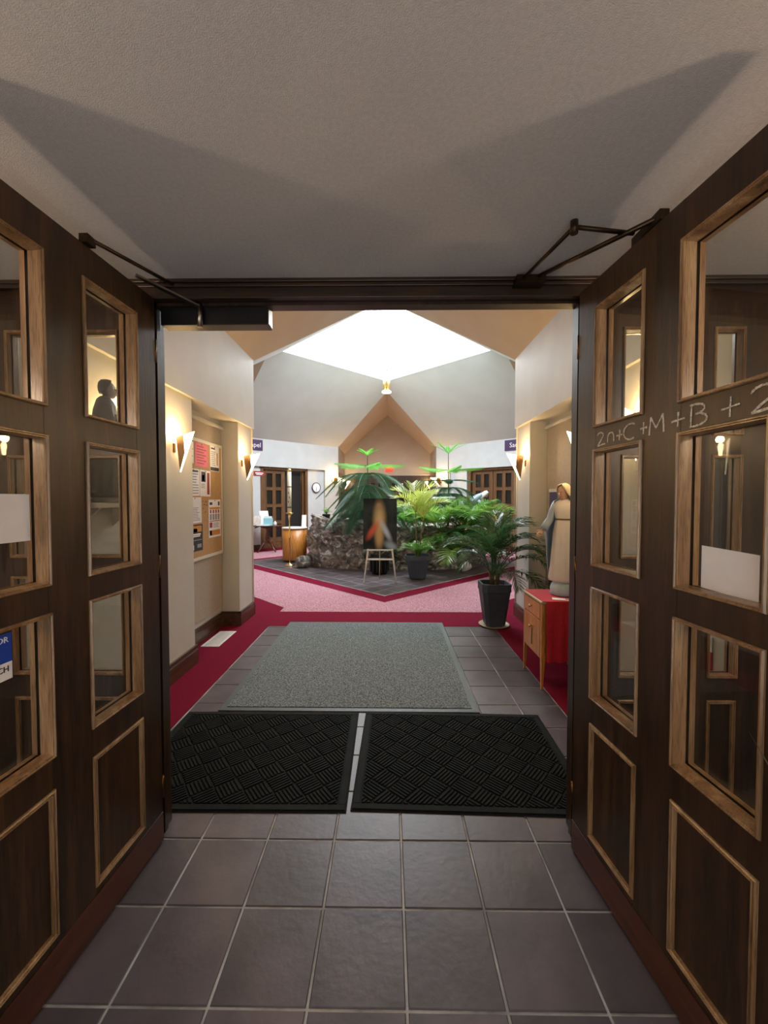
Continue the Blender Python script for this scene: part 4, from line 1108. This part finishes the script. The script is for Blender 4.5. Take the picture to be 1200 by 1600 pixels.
def rock_material():
    m, nt, b = new_mat('highlighted_rock'); N = nt.nodes; L = nt.links
    tc = N.new('ShaderNodeTexCoord'); v = tc.outputs['Object']
    n1 = N.new('ShaderNodeTexNoise'); n1.inputs['Scale'].default_value = 5; n1.inputs['Detail'].default_value = 9; n1.inputs['Roughness'].default_value = .7; n1.inputs['Distortion'].default_value = 1.2
    n2 = N.new('ShaderNodeTexNoise'); n2.inputs['Scale'].default_value = 2.1; n2.inputs['Detail'].default_value = 4; n2.inputs['Distortion'].default_value = 2
    vo = N.new('ShaderNodeTexVoronoi'); vo.feature = 'DISTANCE_TO_EDGE'; vo.inputs['Scale'].default_value = 9
    mp = N.new('ShaderNodeMapping'); mp.inputs['Scale'].default_value = (1, 1, 1.7); mp.inputs['Rotation'].default_value = (0, .6, 0)
    L.new(v, mp.inputs[0])
    ad = N.new('ShaderNodeMixRGB'); ad.blend_type = 'ADD'; ad.inputs[0].default_value = .35; L.new(mp.outputs[0], ad.inputs[1]); L.new(n1.outputs[1], ad.inputs[2]); L.new(ad.outputs[0], vo.inputs['Vector'])
    L.new(v, n1.inputs['Vector']); L.new(v, n2.inputs['Vector'])
    r1 = ramp(nt, [(.34, (.028, .023, .018, 1)), (.45, (.12, .103, .085, 1)), (.54, (.30, .275, .24, 1)), (.61, (.85, .83, .80, 1))]); L.new(n1.outputs[0], r1.inputs[0])  # near-white end of the ramp paints highlights into the rock tones
    r2 = ramp(nt, [(.52, (.0, .0, .0, 1)), (.66, (1, 1, 1, 1))]); L.new(n2.outputs[0], r2.inputs[0])
    mx = N.new('ShaderNodeMixRGB'); mx.inputs[2].default_value = (.42, .30, .24, 1); ml = N.new('ShaderNodeMath'); ml.operation = 'MULTIPLY'; ml.inputs[1].default_value = .6
    L.new(r2.outputs[0], ml.inputs[0]); L.new(ml.outputs[0], mx.inputs[0]); L.new(r1.outputs[0], mx.inputs[1])
    r3 = ramp(nt, [(.0, (.35, .35, .35, 1)), (.06, (1, 1, 1, 1))]); L.new(vo.outputs[0], r3.inputs[0])
    mm = N.new('ShaderNodeMixRGB'); mm.blend_type = 'MULTIPLY'; mm.inputs[0].default_value = .8; L.new(mx.outputs[0], mm.inputs[1]); L.new(r3.outputs[0], mm.inputs[2])
    L.new(mm.outputs[0], b.inputs['Base Color']); b.inputs['Roughness'].default_value = .42
    bp = N.new('ShaderNodeBump'); bp.inputs['Strength'].default_value = .9; bp.inputs['Distance'].default_value = .05; L.new(n1.outputs[0], bp.inputs['Height']); L.new(bp.outputs[0], b.inputs['Normal'])
    return m
M['rock'] = rock_material()
rk = thing('rock_planter', 'large brown craggy rock planter under the roof light', 'planter')
rock_mesh().build('rock', M['rock'], rk)
MB().lathe([(.001, .80), (1.0, .78), (1.55, .68)], 40, Matrix.Translation((.15, 10.15, 0)) @ Matrix.Diagonal((1, .62, 1, 1))).build('soil', M['soil'], rk)
for (x, y, r_, mt_, lb) in ((1.62, 8.72, .13, 'white', 'pale round stone at the right foot of the rock'), (-1.93, 9.12, .17, 'rock', 'grey knob of stone at the left end of the rock')):
    mb = MB(); mb.sphere((0, 0, 0), r_, 20, 14, (1, .85, .85)); 
    for v_ in mb.v: v_ += v_.normalized()*.03*noise.noise(v_*9+Vector((x, y, 0)))
    o = mb.build('stone', noise_mat('pale_stone', (.45, .42, .38, 1), (.72, .70, .66, 1), 8, .5, .3, 30) if mt_ == 'white' else M['rock']); o.location = (x, y, .0165+r_*.80 if mt_ == 'white' else .0165+r_*.8)
    tag(o, lb, 'stone')

def norfolk(label, loc, tiers, htop, tuft):
    t = thing('norfolk_pine', label, 'tree', loc)
    MB().tube([(0, 0, 0), (.01, 0, htop*.5), (0, 0, htop)], [.028, .018, .007], 8).build('trunk', M['trunk'], t)
    for ti, (z, L, lift, droop, n, mat, ll, az) in enumerate(tiers):
        me = pine_branch('branch', M[mat], L, R(lift), R(droop), int(L*(28 if mat == 'pine_new' else 24))+8, ll, ti*3+int(z*10), drop=.75 if mat == 'pine_new' else .3)
        for k in range(n):
            put(me, 'branch', t, (0, 0, z), R(az+360*k/n), 0, 1-.06*(k % 3))
    me = pine_branch('branch', M['pine_new'], tuft, R(38), R(18), 14, .085, 5, drop=0)
    for k in range(5): put(me, 'branch', t, (0, 0, htop-.01), R(12+72*k), 0, 1)
    return t
norfolk('Norfolk pine left of centre on the rock, lower boughs drooping over the easel', (-.50, 9.45, .70),
        [(1.62, .88, 4, 6, 5, 'pine_new', .17, 4), (1.42, 1.38, 12, 62, 9, 'pine', .22, -60), (1.18, 1.2, -2, 50, 9, 'pine', .25, 20), (1.0, 1.05, 2, 56, 9, 'pine', .26, 40), (.80, 1.3, 4, 54, 10, 'pine', .27, 0), (.58, 1.2, 8, 55, 10, 'pine', .27, 30), (.36, 1.1, 20, 55, 9, 'pine', .26, 10)], 1.86, .30)
norfolk('Norfolk pine with flat tiers behind the yellow-green palm', (1.45, 10.1, .70),
        [(1.56, .86, 5, 2, 5, 'pine_new', .15, -6), (1.30, .85, 10, 22, 6, 'pine', .18, 20), (1.12, .85, 12, 50, 7, 'pine', .20, 0), (.85, .9, 5, 45, 9, 'pine', .22, 25), (.98, .85, 8, 50, 8, 'pine', .22, 5)], 1.98, .52)
# palms growing out of the rock
for (lb, x, y, z, keys, n, sc, sd, tl) in (
    ('bright green palm in the rock bed between easel and big planter', 1.10, 8.95, .84, ('kb0', 'kb1', 'km2'), 15, 1.2, 3, (-6, 26)),
    ('mid green palm at the rock edge left of the big palm', 1.66, 9.0, .78, ('km0', 'kb1', 'km1'), 16, 1.35, 5, (-14, 26)),
    ('pale glossy palm right behind the easel picture', .38, 9.3, .82, ('km0', 'km1', 'kd2'), 13, 1.2, 9, (-10, 22)),
    ('low palm hanging over the front rim of the rock', 1.00, 8.86, .66, ('km2', 'kb1'), 11, .85, 14, (-30, 6)),
    ('tall green palm at the right end of the rock', 2.05, 9.3, .80, ('kb1', 'km0', 'kb0'), 15, 1.3, 21, (-8, 30)),
    ('green palm in front of the right rock end, fronds over the pale stone', 1.95, 8.75, .42, ('km0', 'kd1', 'kb1'), 14, 1.15, 33, (-8, 26)),
    ('arching palm at the front foot of the rock, right of the yellow-green palm', 1.42, 8.62, .30, ('km1', 'kb2', 'kd0'), 14, 1.2, 41, (-6, 26)),
    ('dense palm clump in the middle of the rock bed', .78, 9.7, .84, ('km1', 'kb2', 'kd1'), 13, 1.15, 27, (0, 28))):
    palm('rock_palm', lb, (x, y, z), keys, n, sc, sd, tilts=tl)
# small spider plant on the left of the rock
sp_ = thing('potted_plant', 'small bushy plant in a black pot on the rock below the clock', 'plant', (-1.52, 9.9, 1.03))
square_pot(sp_, .07, .10, .16, 'blackpot', square=False)
for k in range(22): put(F['bladeb'] if k % 3 else F['broad2'], 'leaf', sp_, (0, 0, .14), k*2.4, R(-5+(k % 5)*9), .55)
# kneeling figure and fountain
kf = thing('kneeling_statue', 'bowed kneeling statue in pale blue cloak and white veil on the rock', 'statue', (2.13, 9.75, 1.06), R(-20))
MB().lathe([(.001, -.35), (.30, -.35), (.26, -.1), (.24, .0), (.001, .01)], 14).build('stone_plinth', M['rock'], kf)
rs = []
for (x, z, r1, r2) in ((-.34, .0, .17, .16), (-.30, .12, .17, .17), (-.20, .28, .14, .16), (-.08, .42, .12, .15), (.02, .52, .095, .13), (.08, .57, .05, .07), (.10, .59, .03, .03)):
    rs.append([(x+r1*math.cos(2*PI*k/26)*(1+.05*math.sin(k*2.2)), r2*math.sin(2*PI*k/26), z+.3*r1*math.cos(2*PI*k/26)*-1+.05) for k in range(26)])
MB().loft(rs).build('cloak', noise_mat('pale_blue_cloak', (.30, .42, .50, 1), (.42, .54, .62, 1), 6, .45), kf)
MB().loft([ring(.02, 0, 0, .16, .15, 24, 7, .05), ring(.03, 0, .15, .12, .12, 24, 7, .05), ring(.04, 0, .38, .08, .10, 24), ring(.06, 0, .5, .05, .06, 24)]).build('gown', M['gown_white'], kf)
hm = Matrix.Translation((.15, 0, .60)) @ Matrix.Rotation(R(50), 4, 'Y')
h_ = MB(); h_.sphere((0, 0, 0), .062, 16, 12, (1, .85, 1.15), M=hm); h_.tube([(.055, 0, .02), (.07, 0, -.012), (.058, 0, -.018)], [.008, .012, .006], 8, hm); h_.tube([(-.03, 0, -.10), (0, 0, -.04)], .03, 10, hm); h_.build('head', M['skin_plaster'], kf)
o = MB().lathe([(.001, .09), (.05, .078), (.074, .035), (.080, -.02), (.085, -.08), (.10, -.13)], 20, hm, R(70), R(290)).build('veil', M['paper'], kf); so = o.modifiers.new('s', 'SOLIDIFY'); so.thickness = .006
a_ = MB()
for s in (-1, 1): a_.tube([(.0, s*.11, .46), (.10, s*.10, .34), (.20, s*.02, .40)], [.042, .038, .026], 12)
a_.build('sleeves', noise_mat('pale_blue_sleeve', (.30, .42, .50, 1), (.42, .54, .62, 1), 6, .45), kf)
for s in (-1, 1):
    h2 = MB(); hand(h2, (.205, s*.012, .41), (.6, 0, .8), (0, -s, 0), s, .075); h2.build('hand', M['skin_plaster'], kf)
ft = thing('fountain_bowl', 'pale fluted fountain bowl among the plants in front of the second pine', 'fountain', (1.25, 9.40, 1.03))
MB().lathe([(.001, 0), (.12, 0), (.09, .10), (.06, .2), (.07, .34), (.16, .40), (.25, .50), (.27, .56), (.25, .57), (.20, .52), (.001, .50)], 32).build('bowl', noise_mat('pale_stone_bowl', (.50, .55, .55, 1), (.66, .70, .70, 1), 8, .35), ft)
for k in range(22):
    a = 2*PI*k/22; MB().tube([(.262*math.cos(a), .262*math.sin(a), .55), (.285*math.cos(a), .285*math.sin(a), .45), (.29*math.cos(a), .29*math.sin(a), .10)], .007, 6).build('water_strand', glass_mat('water%d' % k, (.9, .95, .95, 1), 3.0) if k == 0 else bpy.data.materials['water0'], ft)

# ================================================================== EASEL AND PICTURE
ez = thing('easel', 'cream painted wooden easel standing on the diagonal tiles', 'easel', (-.165, 7.40, .0165))
MB().tube([(-.295, 0, 0), (-.215, .02, .64), (-.03, .16, 1.52)], [.014, .016, .013], 8).build('leg', M['cream'], ez)
MB().tube([(.295, 0, 0), (.215, .02, .64), (.03, .16, 1.52)], [.014, .016, .013], 8).build('leg', M['cream'], ez)
o = MB().tube([(-.02, .52, 0), (0, .18, 1.48)], [.011, .012], 8).build('rear_leg', M['saucer'], ez); o['label'] = 'beige rear leg'
MB().box(-.245, .245, .004, .030, .425, .452, bev=.004).build('crossbar', M['cream'], ez)
MB().box(-.235, .235, -.045, .03, .605, .625, bev=.004).build('shelf', M['cream'], ez)
for s in (-1, 1): MB().sphere((s*.218, -.012, .615), .024, 12, 8).build('peg', M['cream'], ez)
pc_ = thing('picture', 'dark portrait-format picture of a pale figure with red and blue bands', 'picture', (-.165, 7.375, .645))
tl = Matrix.Rotation(R(-6), 4, 'X')
def pic_mat():
    """dark ground with soft upright cream, red and pale blue patches"""
    m, nt, b = new_mat('picture_print'); N = nt.nodes; L = nt.links
    tc = N.new('ShaderNodeTexCoord'); nz = N.new('ShaderNodeTexNoise'); nz.inputs['Scale'].default_value = 3; L.new(tc.outputs['Object'], nz.inputs['Vector'])
    rp = ramp(nt, [(.35, (.012, .016, .016, 1)), (.6, (.035, .045, .042, 1)), (.75, (.04, .06, .075, 1))]); L.new(nz.outputs[0], rp.inputs[0]); col = rp.outputs[0]
    for (cx, cz, rot, sx, sz, c, pw) in ((-.01, .52, 0, 6.2, 2.1, (.62, .46, .22, 1), 1.0), (-.015, .20, 0, 9.0, 3.4, (.55, .38, .16, 1), .9), (-.13, .34, -33, 11, 3.6, (.62, .13, .08, 1), .95), (.10, .34, 27, 13, 3.2, (.50, .62, .70, 1), .9), (-.02, .79, 0, 14, 12, (.45, .28, .17, 1), .8), (.20, .06, 60, 9, 5, (.35, .48, .55, 1), .8)):
        mp = N.new('ShaderNodeMapping'); mp.vector_type = 'TEXTURE'
        mp.inputs['Location'].default_value = (cx, 0, cz); mp.inputs['Rotation'].default_value = (0, R(-rot), 0); mp.inputs['Scale'].default_value = (1/sx, 100, 1/sz)
        L.new(tc.outputs['Object'], mp.inputs[0])
        ln = N.new('ShaderNodeVectorMath'); ln.operation = 'LENGTH'; L.new(mp.outputs[0], ln.inputs[0])
        mr = N.new('ShaderNodeMapRange'); mr.interpolation_type = 'SMOOTHSTEP'; mr.inputs[1].default_value = 1.0; mr.inputs[2].default_value = .1; mr.inputs[3].default_value = 0; mr.inputs[4].default_value = pw
        L.new(ln.outputs['Value'], mr.inputs[0])
        mx = N.new('ShaderNodeMixRGB'); L.new(mr.outputs[0], mx.inputs[0]); L.new(col, mx.inputs[1]); mx.inputs[2].default_value = c; col = mx.outputs[0]
    L.new(col, b.inputs['Base Color']); b.inputs['Roughness'].default_value = .75; b.inputs['Specular IOR Level'].default_value = .15
    return m
MB().box(-.305, .305, 0, .012, 0, .925).build('panel', pic_mat(), pc_)
pc_.rotation_euler = (R(-6), 0, 0)

# ================================================================== LEFT OF THE ROCK
cs = thing('candle_stand', 'tall brass floor candle stand before the round wooden cabinet', 'candle holder', (-2.30, 9.42, .0165))
MB().lathe([(.001, .0), (.115, 0), (.118, .012), (.07, .03), (.02, .05), (.014, .08)], 28).build('base', M['brass'], cs)
MB().lathe([(.014, .08), (.014, .62), (.022, .63), (.022, .66), (.014, .67), (.016, 1.02), (.028, 1.10), (.030, 1.18), (.012, 1.19)], 20).build('pole', M['brass'], cs)
MB().lathe([(.001, 1.185), (.05, 1.19), (.088, 1.215), (.088, 1.222), (.05, 1.20), (.001, 1.20)], 28).build('drip_pan', M['brass'], cs)
cd = thing('paschal_candle', 'tall cream candle with dark bands on the brass stand', 'candle', (-2.30, 9.42, 1.222))
MB().lathe([(.001, .0), (.047, 0), (.047, .98), (.001, .985)], 24).build('wax', M['veil_cream'], cd)
for z in (.13, .60): MB().lathe([(.0475, z), (.0485, z+.004), (.0485, z+.018), (.0475, z+.022)], 24).build('band', M['ink'], cd)
for (z, dx) in ((.27, -.012), (.37, .012), (.47, -.01)):
    MB().box(dx-.008, dx+.008, -.0485, -.0435, z-.018, z+.018).build('mark', M['ink'], cd)
MB().lathe([(.046, .95), (.050, .96), (.050, 1.01), (.03, 1.03), (.010, 1.035)], 24).build('follower', M['brass'], cd)
rc = thing('round_cabinet', 'drum-shaped honey wood cabinet left of the rock', 'cabinet', (-2.34, 10.10, .0165))
MB().lathe([(.26, 0), (.26, .05), (.001, .05)], 40).build('plinth', M['black'], rc)
MB().lathe([(.001, .05), (.292, .05), (.295, .06), (.295, .81), (.001, .81)], 48).build('drum', M['honey'], rc)
MB().lathe([(.001, .81), (.305, .81), (.310, .82), (.310, .835), (.302, .842), (.001, .842)], 48).build('top', M['cream'], rc)
for a in (-150, -90, -30, 30, 90, 150): MB().box(.2945, .297, -.002, .002, .06, .81, M=Matrix.Rotation(R(a), 4, 'Z')).build('joint', M['mahogany'], rc)
wc = thing('card_stand', 'white card standing upright on the round cabinet', 'card', (-2.11, 10.10, .859), R(25))
MB().slab([(-.06, 0, 0), (.06, 0, 0), (.08, .06, .30), (-.03, .06, .30)], (0, .006, 0)).build('card', M['paper'], wc); MB().box(-.02, .02, 0, .12, 0, .006).build('foot', M['paper'], wc)

tt = thing('tea_table', 'dark mahogany pedestal table against the far left wall', 'table', (-3.58, 12.0, .003), R(10))
TZ = .78
MB().lathe([(.001, TZ-.02), (.50, TZ-.02), (.52, TZ-.008), (.515, TZ), (.001, TZ)], 48, Matrix.Diagonal((1, .72, 1, 1))).build('top', M['mahogany'], tt)
sk = MB()
for k in range(4):
    a = PI/2*k; sk.tube([(.30*math.cos(a-.6), .22*math.sin(a-.6), TZ-.03), (.36*math.cos(a), .26*math.sin(a), TZ-.07), (.30*math.cos(a+.6), .22*math.sin(a+.6), TZ-.03)], .02, 6)
sk.build('shaped_apron', M['mahogany'], tt)
MB().lathe([(.10, TZ-.03), (.05, TZ-.08), (.035, TZ-.18), (.06, TZ-.30), (.075, TZ-.40), (.05, TZ-.46), (.06, TZ-.52)], 24).build('pedestal', M['mahogany'], tt)
for k in range(4):
    a = PI/2*k+PI/4
    MB().tube([(.04*math.cos(a), .04*math.sin(a), .30), (.16*math.cos(a), .16*math.sin(a), .24), (.27*math.cos(a), .27*math.sin(a), .10), (.36*math.cos(a), .36*math.sin(a), .016)], [.03, .028, .022, .016], 8).build('leg', M['mahogany'], tt)
tz = TZ+.0045
bk_ = thing('brochure_stand', 'white slanted display board standing on the tea table', 'stand', (-3.66, 12.05, tz), R(14))
MB().slab([(-.13, 0, 0), (.13, 0, 0), (.07, .16, .42), (-.19, .16, .42)], (0, .008, 0)).build('board', M['paper'], bk_); MB().slab([(-.05, .15, 0), (.0, .15, 0), (-.03, .16, .40), (-.05, .16, .40)], (0, .006, 0)).build('strut', M['paper'], bk_)
b2 = thing('leaflet_box', 'pale blue leaflet box in front of the white display board', 'box', (-3.52, 11.86, tz), R(10))
MB().box(-.13, .13, -.03, .03, 0, .22, bev=.004).build('box', M['skyblue'], b2); MB().box(-.11, .11, -.015, .015, .20, .27).build('leaflet_stack', M['paper'], b2)
b3 = thing('brochure_pile', 'flowered brochures leaning at the left edge of the tea table', 'brochures', (-3.90, 11.98, tz), R(5))
MB().slab([(-.11, 0, 0), (.13, 0, 0), (.11, .07, .28), (-.09, .07, .28)], (0, .02, 0)).build('brochure', noise_mat('flowered_print', (.75, .62, .55, 1), (.9, .86, .8, 1), 14, .6), b3)
b4 = thing('small_jar', 'small white jar right of the blue leaflet box', 'jar', (-3.33, 11.90, tz))
MB().lathe([(.001, 0), (.045, 0), (.05, .03), (.045, .09), (.02, .105), (.018, .13), (.001, .135)], 18).build('jar', M['white'], b4)
b5 = thing('paper_sheet', 'loose white sheets lying flat on the tea table', 'paper', (-3.62, 11.78, tz), R(12))
MB().box(-.20, .16, -.05, .05, 0, .012).build('sheets', M['paper'], b5)

# ---- doors of the far walls
def far_pt(t, inset, left=True):
    a = (-1.73-t*s45, 4.52-t*s45)
    x, y = a[0]-inset*s45, a[1]+inset*s45
    return (CX+(x if left else -x), CY+y)
FR = ((1.93, 2.36), (1.40, 1.83), (.87, 1.30)); FL = (.34, .77)
FC = ((.12, .31), (.43, .62))
# left pair: one leaf closed, the other standing open into the dark room
x, y = far_pt(2.80, .16); dl = door_unit('door_4', (x, y, 0), R(45), .76, FC, s=1, rows=FR+(FL,), low=(.1, .22), height=2.48, kick=0, panes='darkglass', stuff_wood='door_mid', trimw='door_mid'); dl['label'] = 'closed glazed oak leaf on the far left wall'
x, y = far_pt(1.33, .17); dl2 = door_unit('door_5', (x, y, 0), R(45+90-8), .76, FC, s=1, rows=FR+(FL,), low=(.1, .22), height=2.48, kick=0, panes='darkglass', stuff_wood='door_mid', trimw='door_mid'); dl2['label'] = 'open oak leaf swung into the dark room'
x, y = far_pt(1.33, .12, False); 
for i, t in enumerate((1.40, 2.17)):
    x, y = far_pt(t, .16, False)
    d_ = door_unit('door_%d' % (6+i), (x, y, 0), R(-45), .75, FC, s=1, rows=FR+(FL,), low=(.1, .22), height=2.48, kick=0, panes='darkglass', stuff_wood='door_mid', trimw='door_mid')
    d_['label'] = ('left' if i == 0 else 'right')+' glazed oak leaf on the far right wall'
for L_ in (True, False):
    mb = MB()
    for (t0, t1) in ((1.22, 1.31), (2.83, 2.93)) if L_ else ((1.28, 1.38), (2.94, 3.0)):
        p, q = far_pt(t0, .08, L_), far_pt(t1, .08, L_)
        nx = (-s45 if L_ else s45)*.16; mb.slab([(p[0], p[1], 0), (q[0], q[1], 0), (q[0], q[1], 2.55), (p[0], p[1], 2.55)], (nx, s45*.16, 0))
    p, q = far_pt(1.22, .08, L_), far_pt(2.96, .08, L_)
    nx = (-s45 if L_ else s45)*.16; mb.slab([(p[0], p[1], 2.48), (q[0], q[1], 2.48), (q[0], q[1], 2.55), (p[0], p[1], 2.55)], (nx, s45*.16, 0))
    structure('trim_%d' % (3 if L_ else 4), mb, M['door_mid'], 'oak frame of the far %s doors' % ('left' if L_ else 'right'))
# baseboards on the far walls
for L_ in (True, False):
    mb = MB()
    for (t0, t1) in ((.0, .57), (.57, 1.22), (2.96, 3.94)):
        ins = -.015 if t0 == 0 else .07
        p, q = far_pt(t0, ins, L_), far_pt(t1, ins, L_); nx = (-s45 if L_ else s45)*.02
        mb.slab([(p[0], p[1], 0), (q[0], q[1], 0), (q[0], q[1], .16), (p[0], p[1], .16)], (nx, s45*.02, 0))
    structure('baseboard_far_%s' % ('left' if L_ else 'right'), mb, M['base'])
# door pull on the closed left leaf
# ---- clock
x, y = far_pt(.90, .075)
ck = thing('wall_clock', 'round white wall clock with dark rim on the far left wall', 'clock', (x, y, 1.945), R(45))
cm = Matrix.Rotation(PI/2, 4, 'X')
MB().lathe([(.001, .0), (.165, 0), (.172, .01), (.172, .035), (.160, .042), (.150, .034)], 40, cm).build('rim', M['black'], ck)
MB().lathe([(.150, .030), (.001, .030)], 40, cm).build('face', M['paper'], ck)
for k in range(12):
    MB().box(-.004, .004, -.0325, -.0305, .115, .138, M=Matrix.Rotation(R(30*k), 4, 'Y')).build('hour_mark', M['ink'], ck)
MB().box(-.005, .005, -.0345, -.0325, -.02, .085, M=Matrix.Rotation(R(178), 4, 'Y')).build('hour_hand', M['ink'], ck)
MB().box(-.0035, .0035, -.036, -.0345, -.02, .125, M=Matrix.Rotation(R(186), 4, 'Y')).build('minute_hand', M['ink'], ck)
# ---- purple signs
for (L_, t0, t1, s, tt_, lb) in ((True, 2.90, 3.86, 'Chapel', 3.24, 'purple sign lettered Chapel on the far left wall'), (False, 2.66, 3.72, 'Sacristy', 3.13, 'purple sign lettered Sacristy on the far right wall')):
    p, q = far_pt(t1 if L_ else t0, -.004, L_), far_pt(t0 if L_ else t1, -.004, L_)
    sg = thing('wall_sign', lb, 'sign', (p[0], p[1], 3.02), R(45 if L_ else -45))
    w_ = abs(t1-t0); MB().box(0, w_, -.02, 0, 0, .32).build('board', M['purple'], sg)
    cx = (t1-tt_) if L_ else (tt_-t0)
    put_text(s, .20, M['paper'], sg, frame_matrix((cx, -.0215, .155), (1, 0, 0), (0, 0, 1)))
# small red notice under the band at far left
x, y = far_pt(3.15, .085); rn = thing('wall_notice', 'small red notice with pale print left of the far doors', 'sign', (x, y, 2.33), R(45))
MB().box(-.0, .36, -.012, 0, -.07, .07).build('board', M['redink'], rn); MB().box(.05, .31, -.0135, -.012, .0, .03).build('print', M['paper'], rn); MB().box(.08, .28, -.0135, -.012, -.04, -.015).build('print', M['paper'], rn)
# ---- end of the back passage
YE = CY+6.62
mb = MB(); mb.box(CX-1.73, CX+1.73, YE-.06, YE-.001, 2.50, 2.56)
structure('trim_5', mb, M['gable'], 'pale ledge over the end doors')
fr5 = MB(); fr5.box(CX-1.72, CX+1.72, YE-.05, YE-.001, 2.34, 2.50)
for k in range(5): fr5.box(CX-1.72+k*.84, CX-1.72+k*.84+.08, YE-.05, YE-.001, 0, 2.34)
structure('trim_6', fr5, M['wood'], 'dark oak frame of the end doors')
for k in range(4):
    d_ = door_unit('door_%d' % (8+k), (CX-1.64+k*.84, YE-.045, 0), 0, .76, FC, s=1, rows=((1.80, 2.22), (1.28, 1.70), (.76, 1.18)), low=(.15, .60), height=2.34, kick=0, panes='darkglass', stuff_wood='wood', trimw='door_mid', th=.04)
    d_['label'] = 'dark oak leaf at the end of the passage'
for (x, lb) in ((.45, 'left of the two pale green notices on the end doors'), (.93, 'right of the two pale green notices on the end doors')):
    n_ = thing('door_notice', lb, 'paper', (x, YE-.062, 2.02)); MB().box(-.11, .11, 0, .002, -.17, .17).build('sheet', M['paper'], n_)
    MB().box(-.06, .06, -.001, 0, -.13, .12).build('print', noise_mat('pale_green_print', (.35, .70, .48, 1), (.75, .88, .78, 1), 18, .6), n_)
ex = thing('exit_sign', 'lit red exit sign above the end doors', 'exit sign', (.0, YE-.07, 2.66))
MB().box(-.16, .16, 0, .06, 0, .20, bev=.008).build('housing', M['exit'], ex)
put_text('EXIT', .15, M['redink'], ex, frame_matrix((0, -.002, .10), (1, 0, 0), (0, 0, 1)))
# glazed oak screens on the side walls of the passage
for s in (-1, 1):
    xw = CX+s*1.725
    d_ = door_unit('window_%d' % (4 if s < 0 else 5), (xw-s*.0, 14.62 if s > 0 else 16.5, 0), R(90) if s > 0 else R(-90), 1.85, ((.1, .5), (.62, 1.02), (1.14, 1.74)), s=1, rows=((1.62, 2.36), (.80, 1.50)), low=(.15, .66), height=2.5, kick=0, panes='darkglass', stuff_wood='door_mid', trimw='door_mid', th=.04)
    d_['label'] = 'glazed oak screen along the back passage, %s side' % ('left' if s < 0 else 'right')

# ---- brass ornament at the roof peak
bo = thing('brass_lantern', 'brass tube cluster with three splayed rods below the roof light corner', 'lamp', (CX, 11.0, 4.42))
for k in range(4):
    a = PI/2*k+PI/4
    MB().tube([(.075*math.cos(a), .075*math.sin(a), 0), (.075*math.cos(a), .075*math.sin(a), .46)], .044, 12).build('tube', M['gold_tube'], bo)
MB().prism([(.125*math.cos(PI/4*k), .125*math.sin(PI/4*k)) for k in range(8)], -.035, 0).build('foot_plate', M['lampglass'], bo)
for a, dz in ((150, .20), (30, .17), (-80, .30)):
    MB().tube([(.06*math.cos(R(a)), .06*math.sin(R(a)), .45), ((.06+.17*(1 if dz < .25 else .1))*math.cos(R(a)), (.06+.17*(1 if dz < .25 else .1))*math.sin(R(a)), .45+dz*.75)], [.012, .016], 8).build('rod', M['bronze'], bo)
MB().tube([(0, .0, .10), (0, 1.80, .52)], .016, 8).build('wall_arm', M['bronze'], bo)

# ---- tall plant at the right picture edge, in the vestibule
vp = thing('vestibule_plant', 'dark strap-leaved plant cut by the right picture edge', 'plant', (.90, .60, 0))
square_pot(vp, .09, .12, .36, 'pot')
F['strap'] = broad_leaf('leaf', leaf_mat('dusky_green_leaf', (.012, .022, .010, 1), (.06, .065, .035, 1), .3, .1), 1.0, .016, R(91), R(26))
for k in range(16): put(F['strap'], 'leaf', vp, (.04*math.cos(k*2.1), .04*math.sin(k*2.1), .32), R(140+((k*37) % 60)-30) if k % 2 else k*2.4, R(-1-(k % 4)*2), .74+.07*(k % 3))
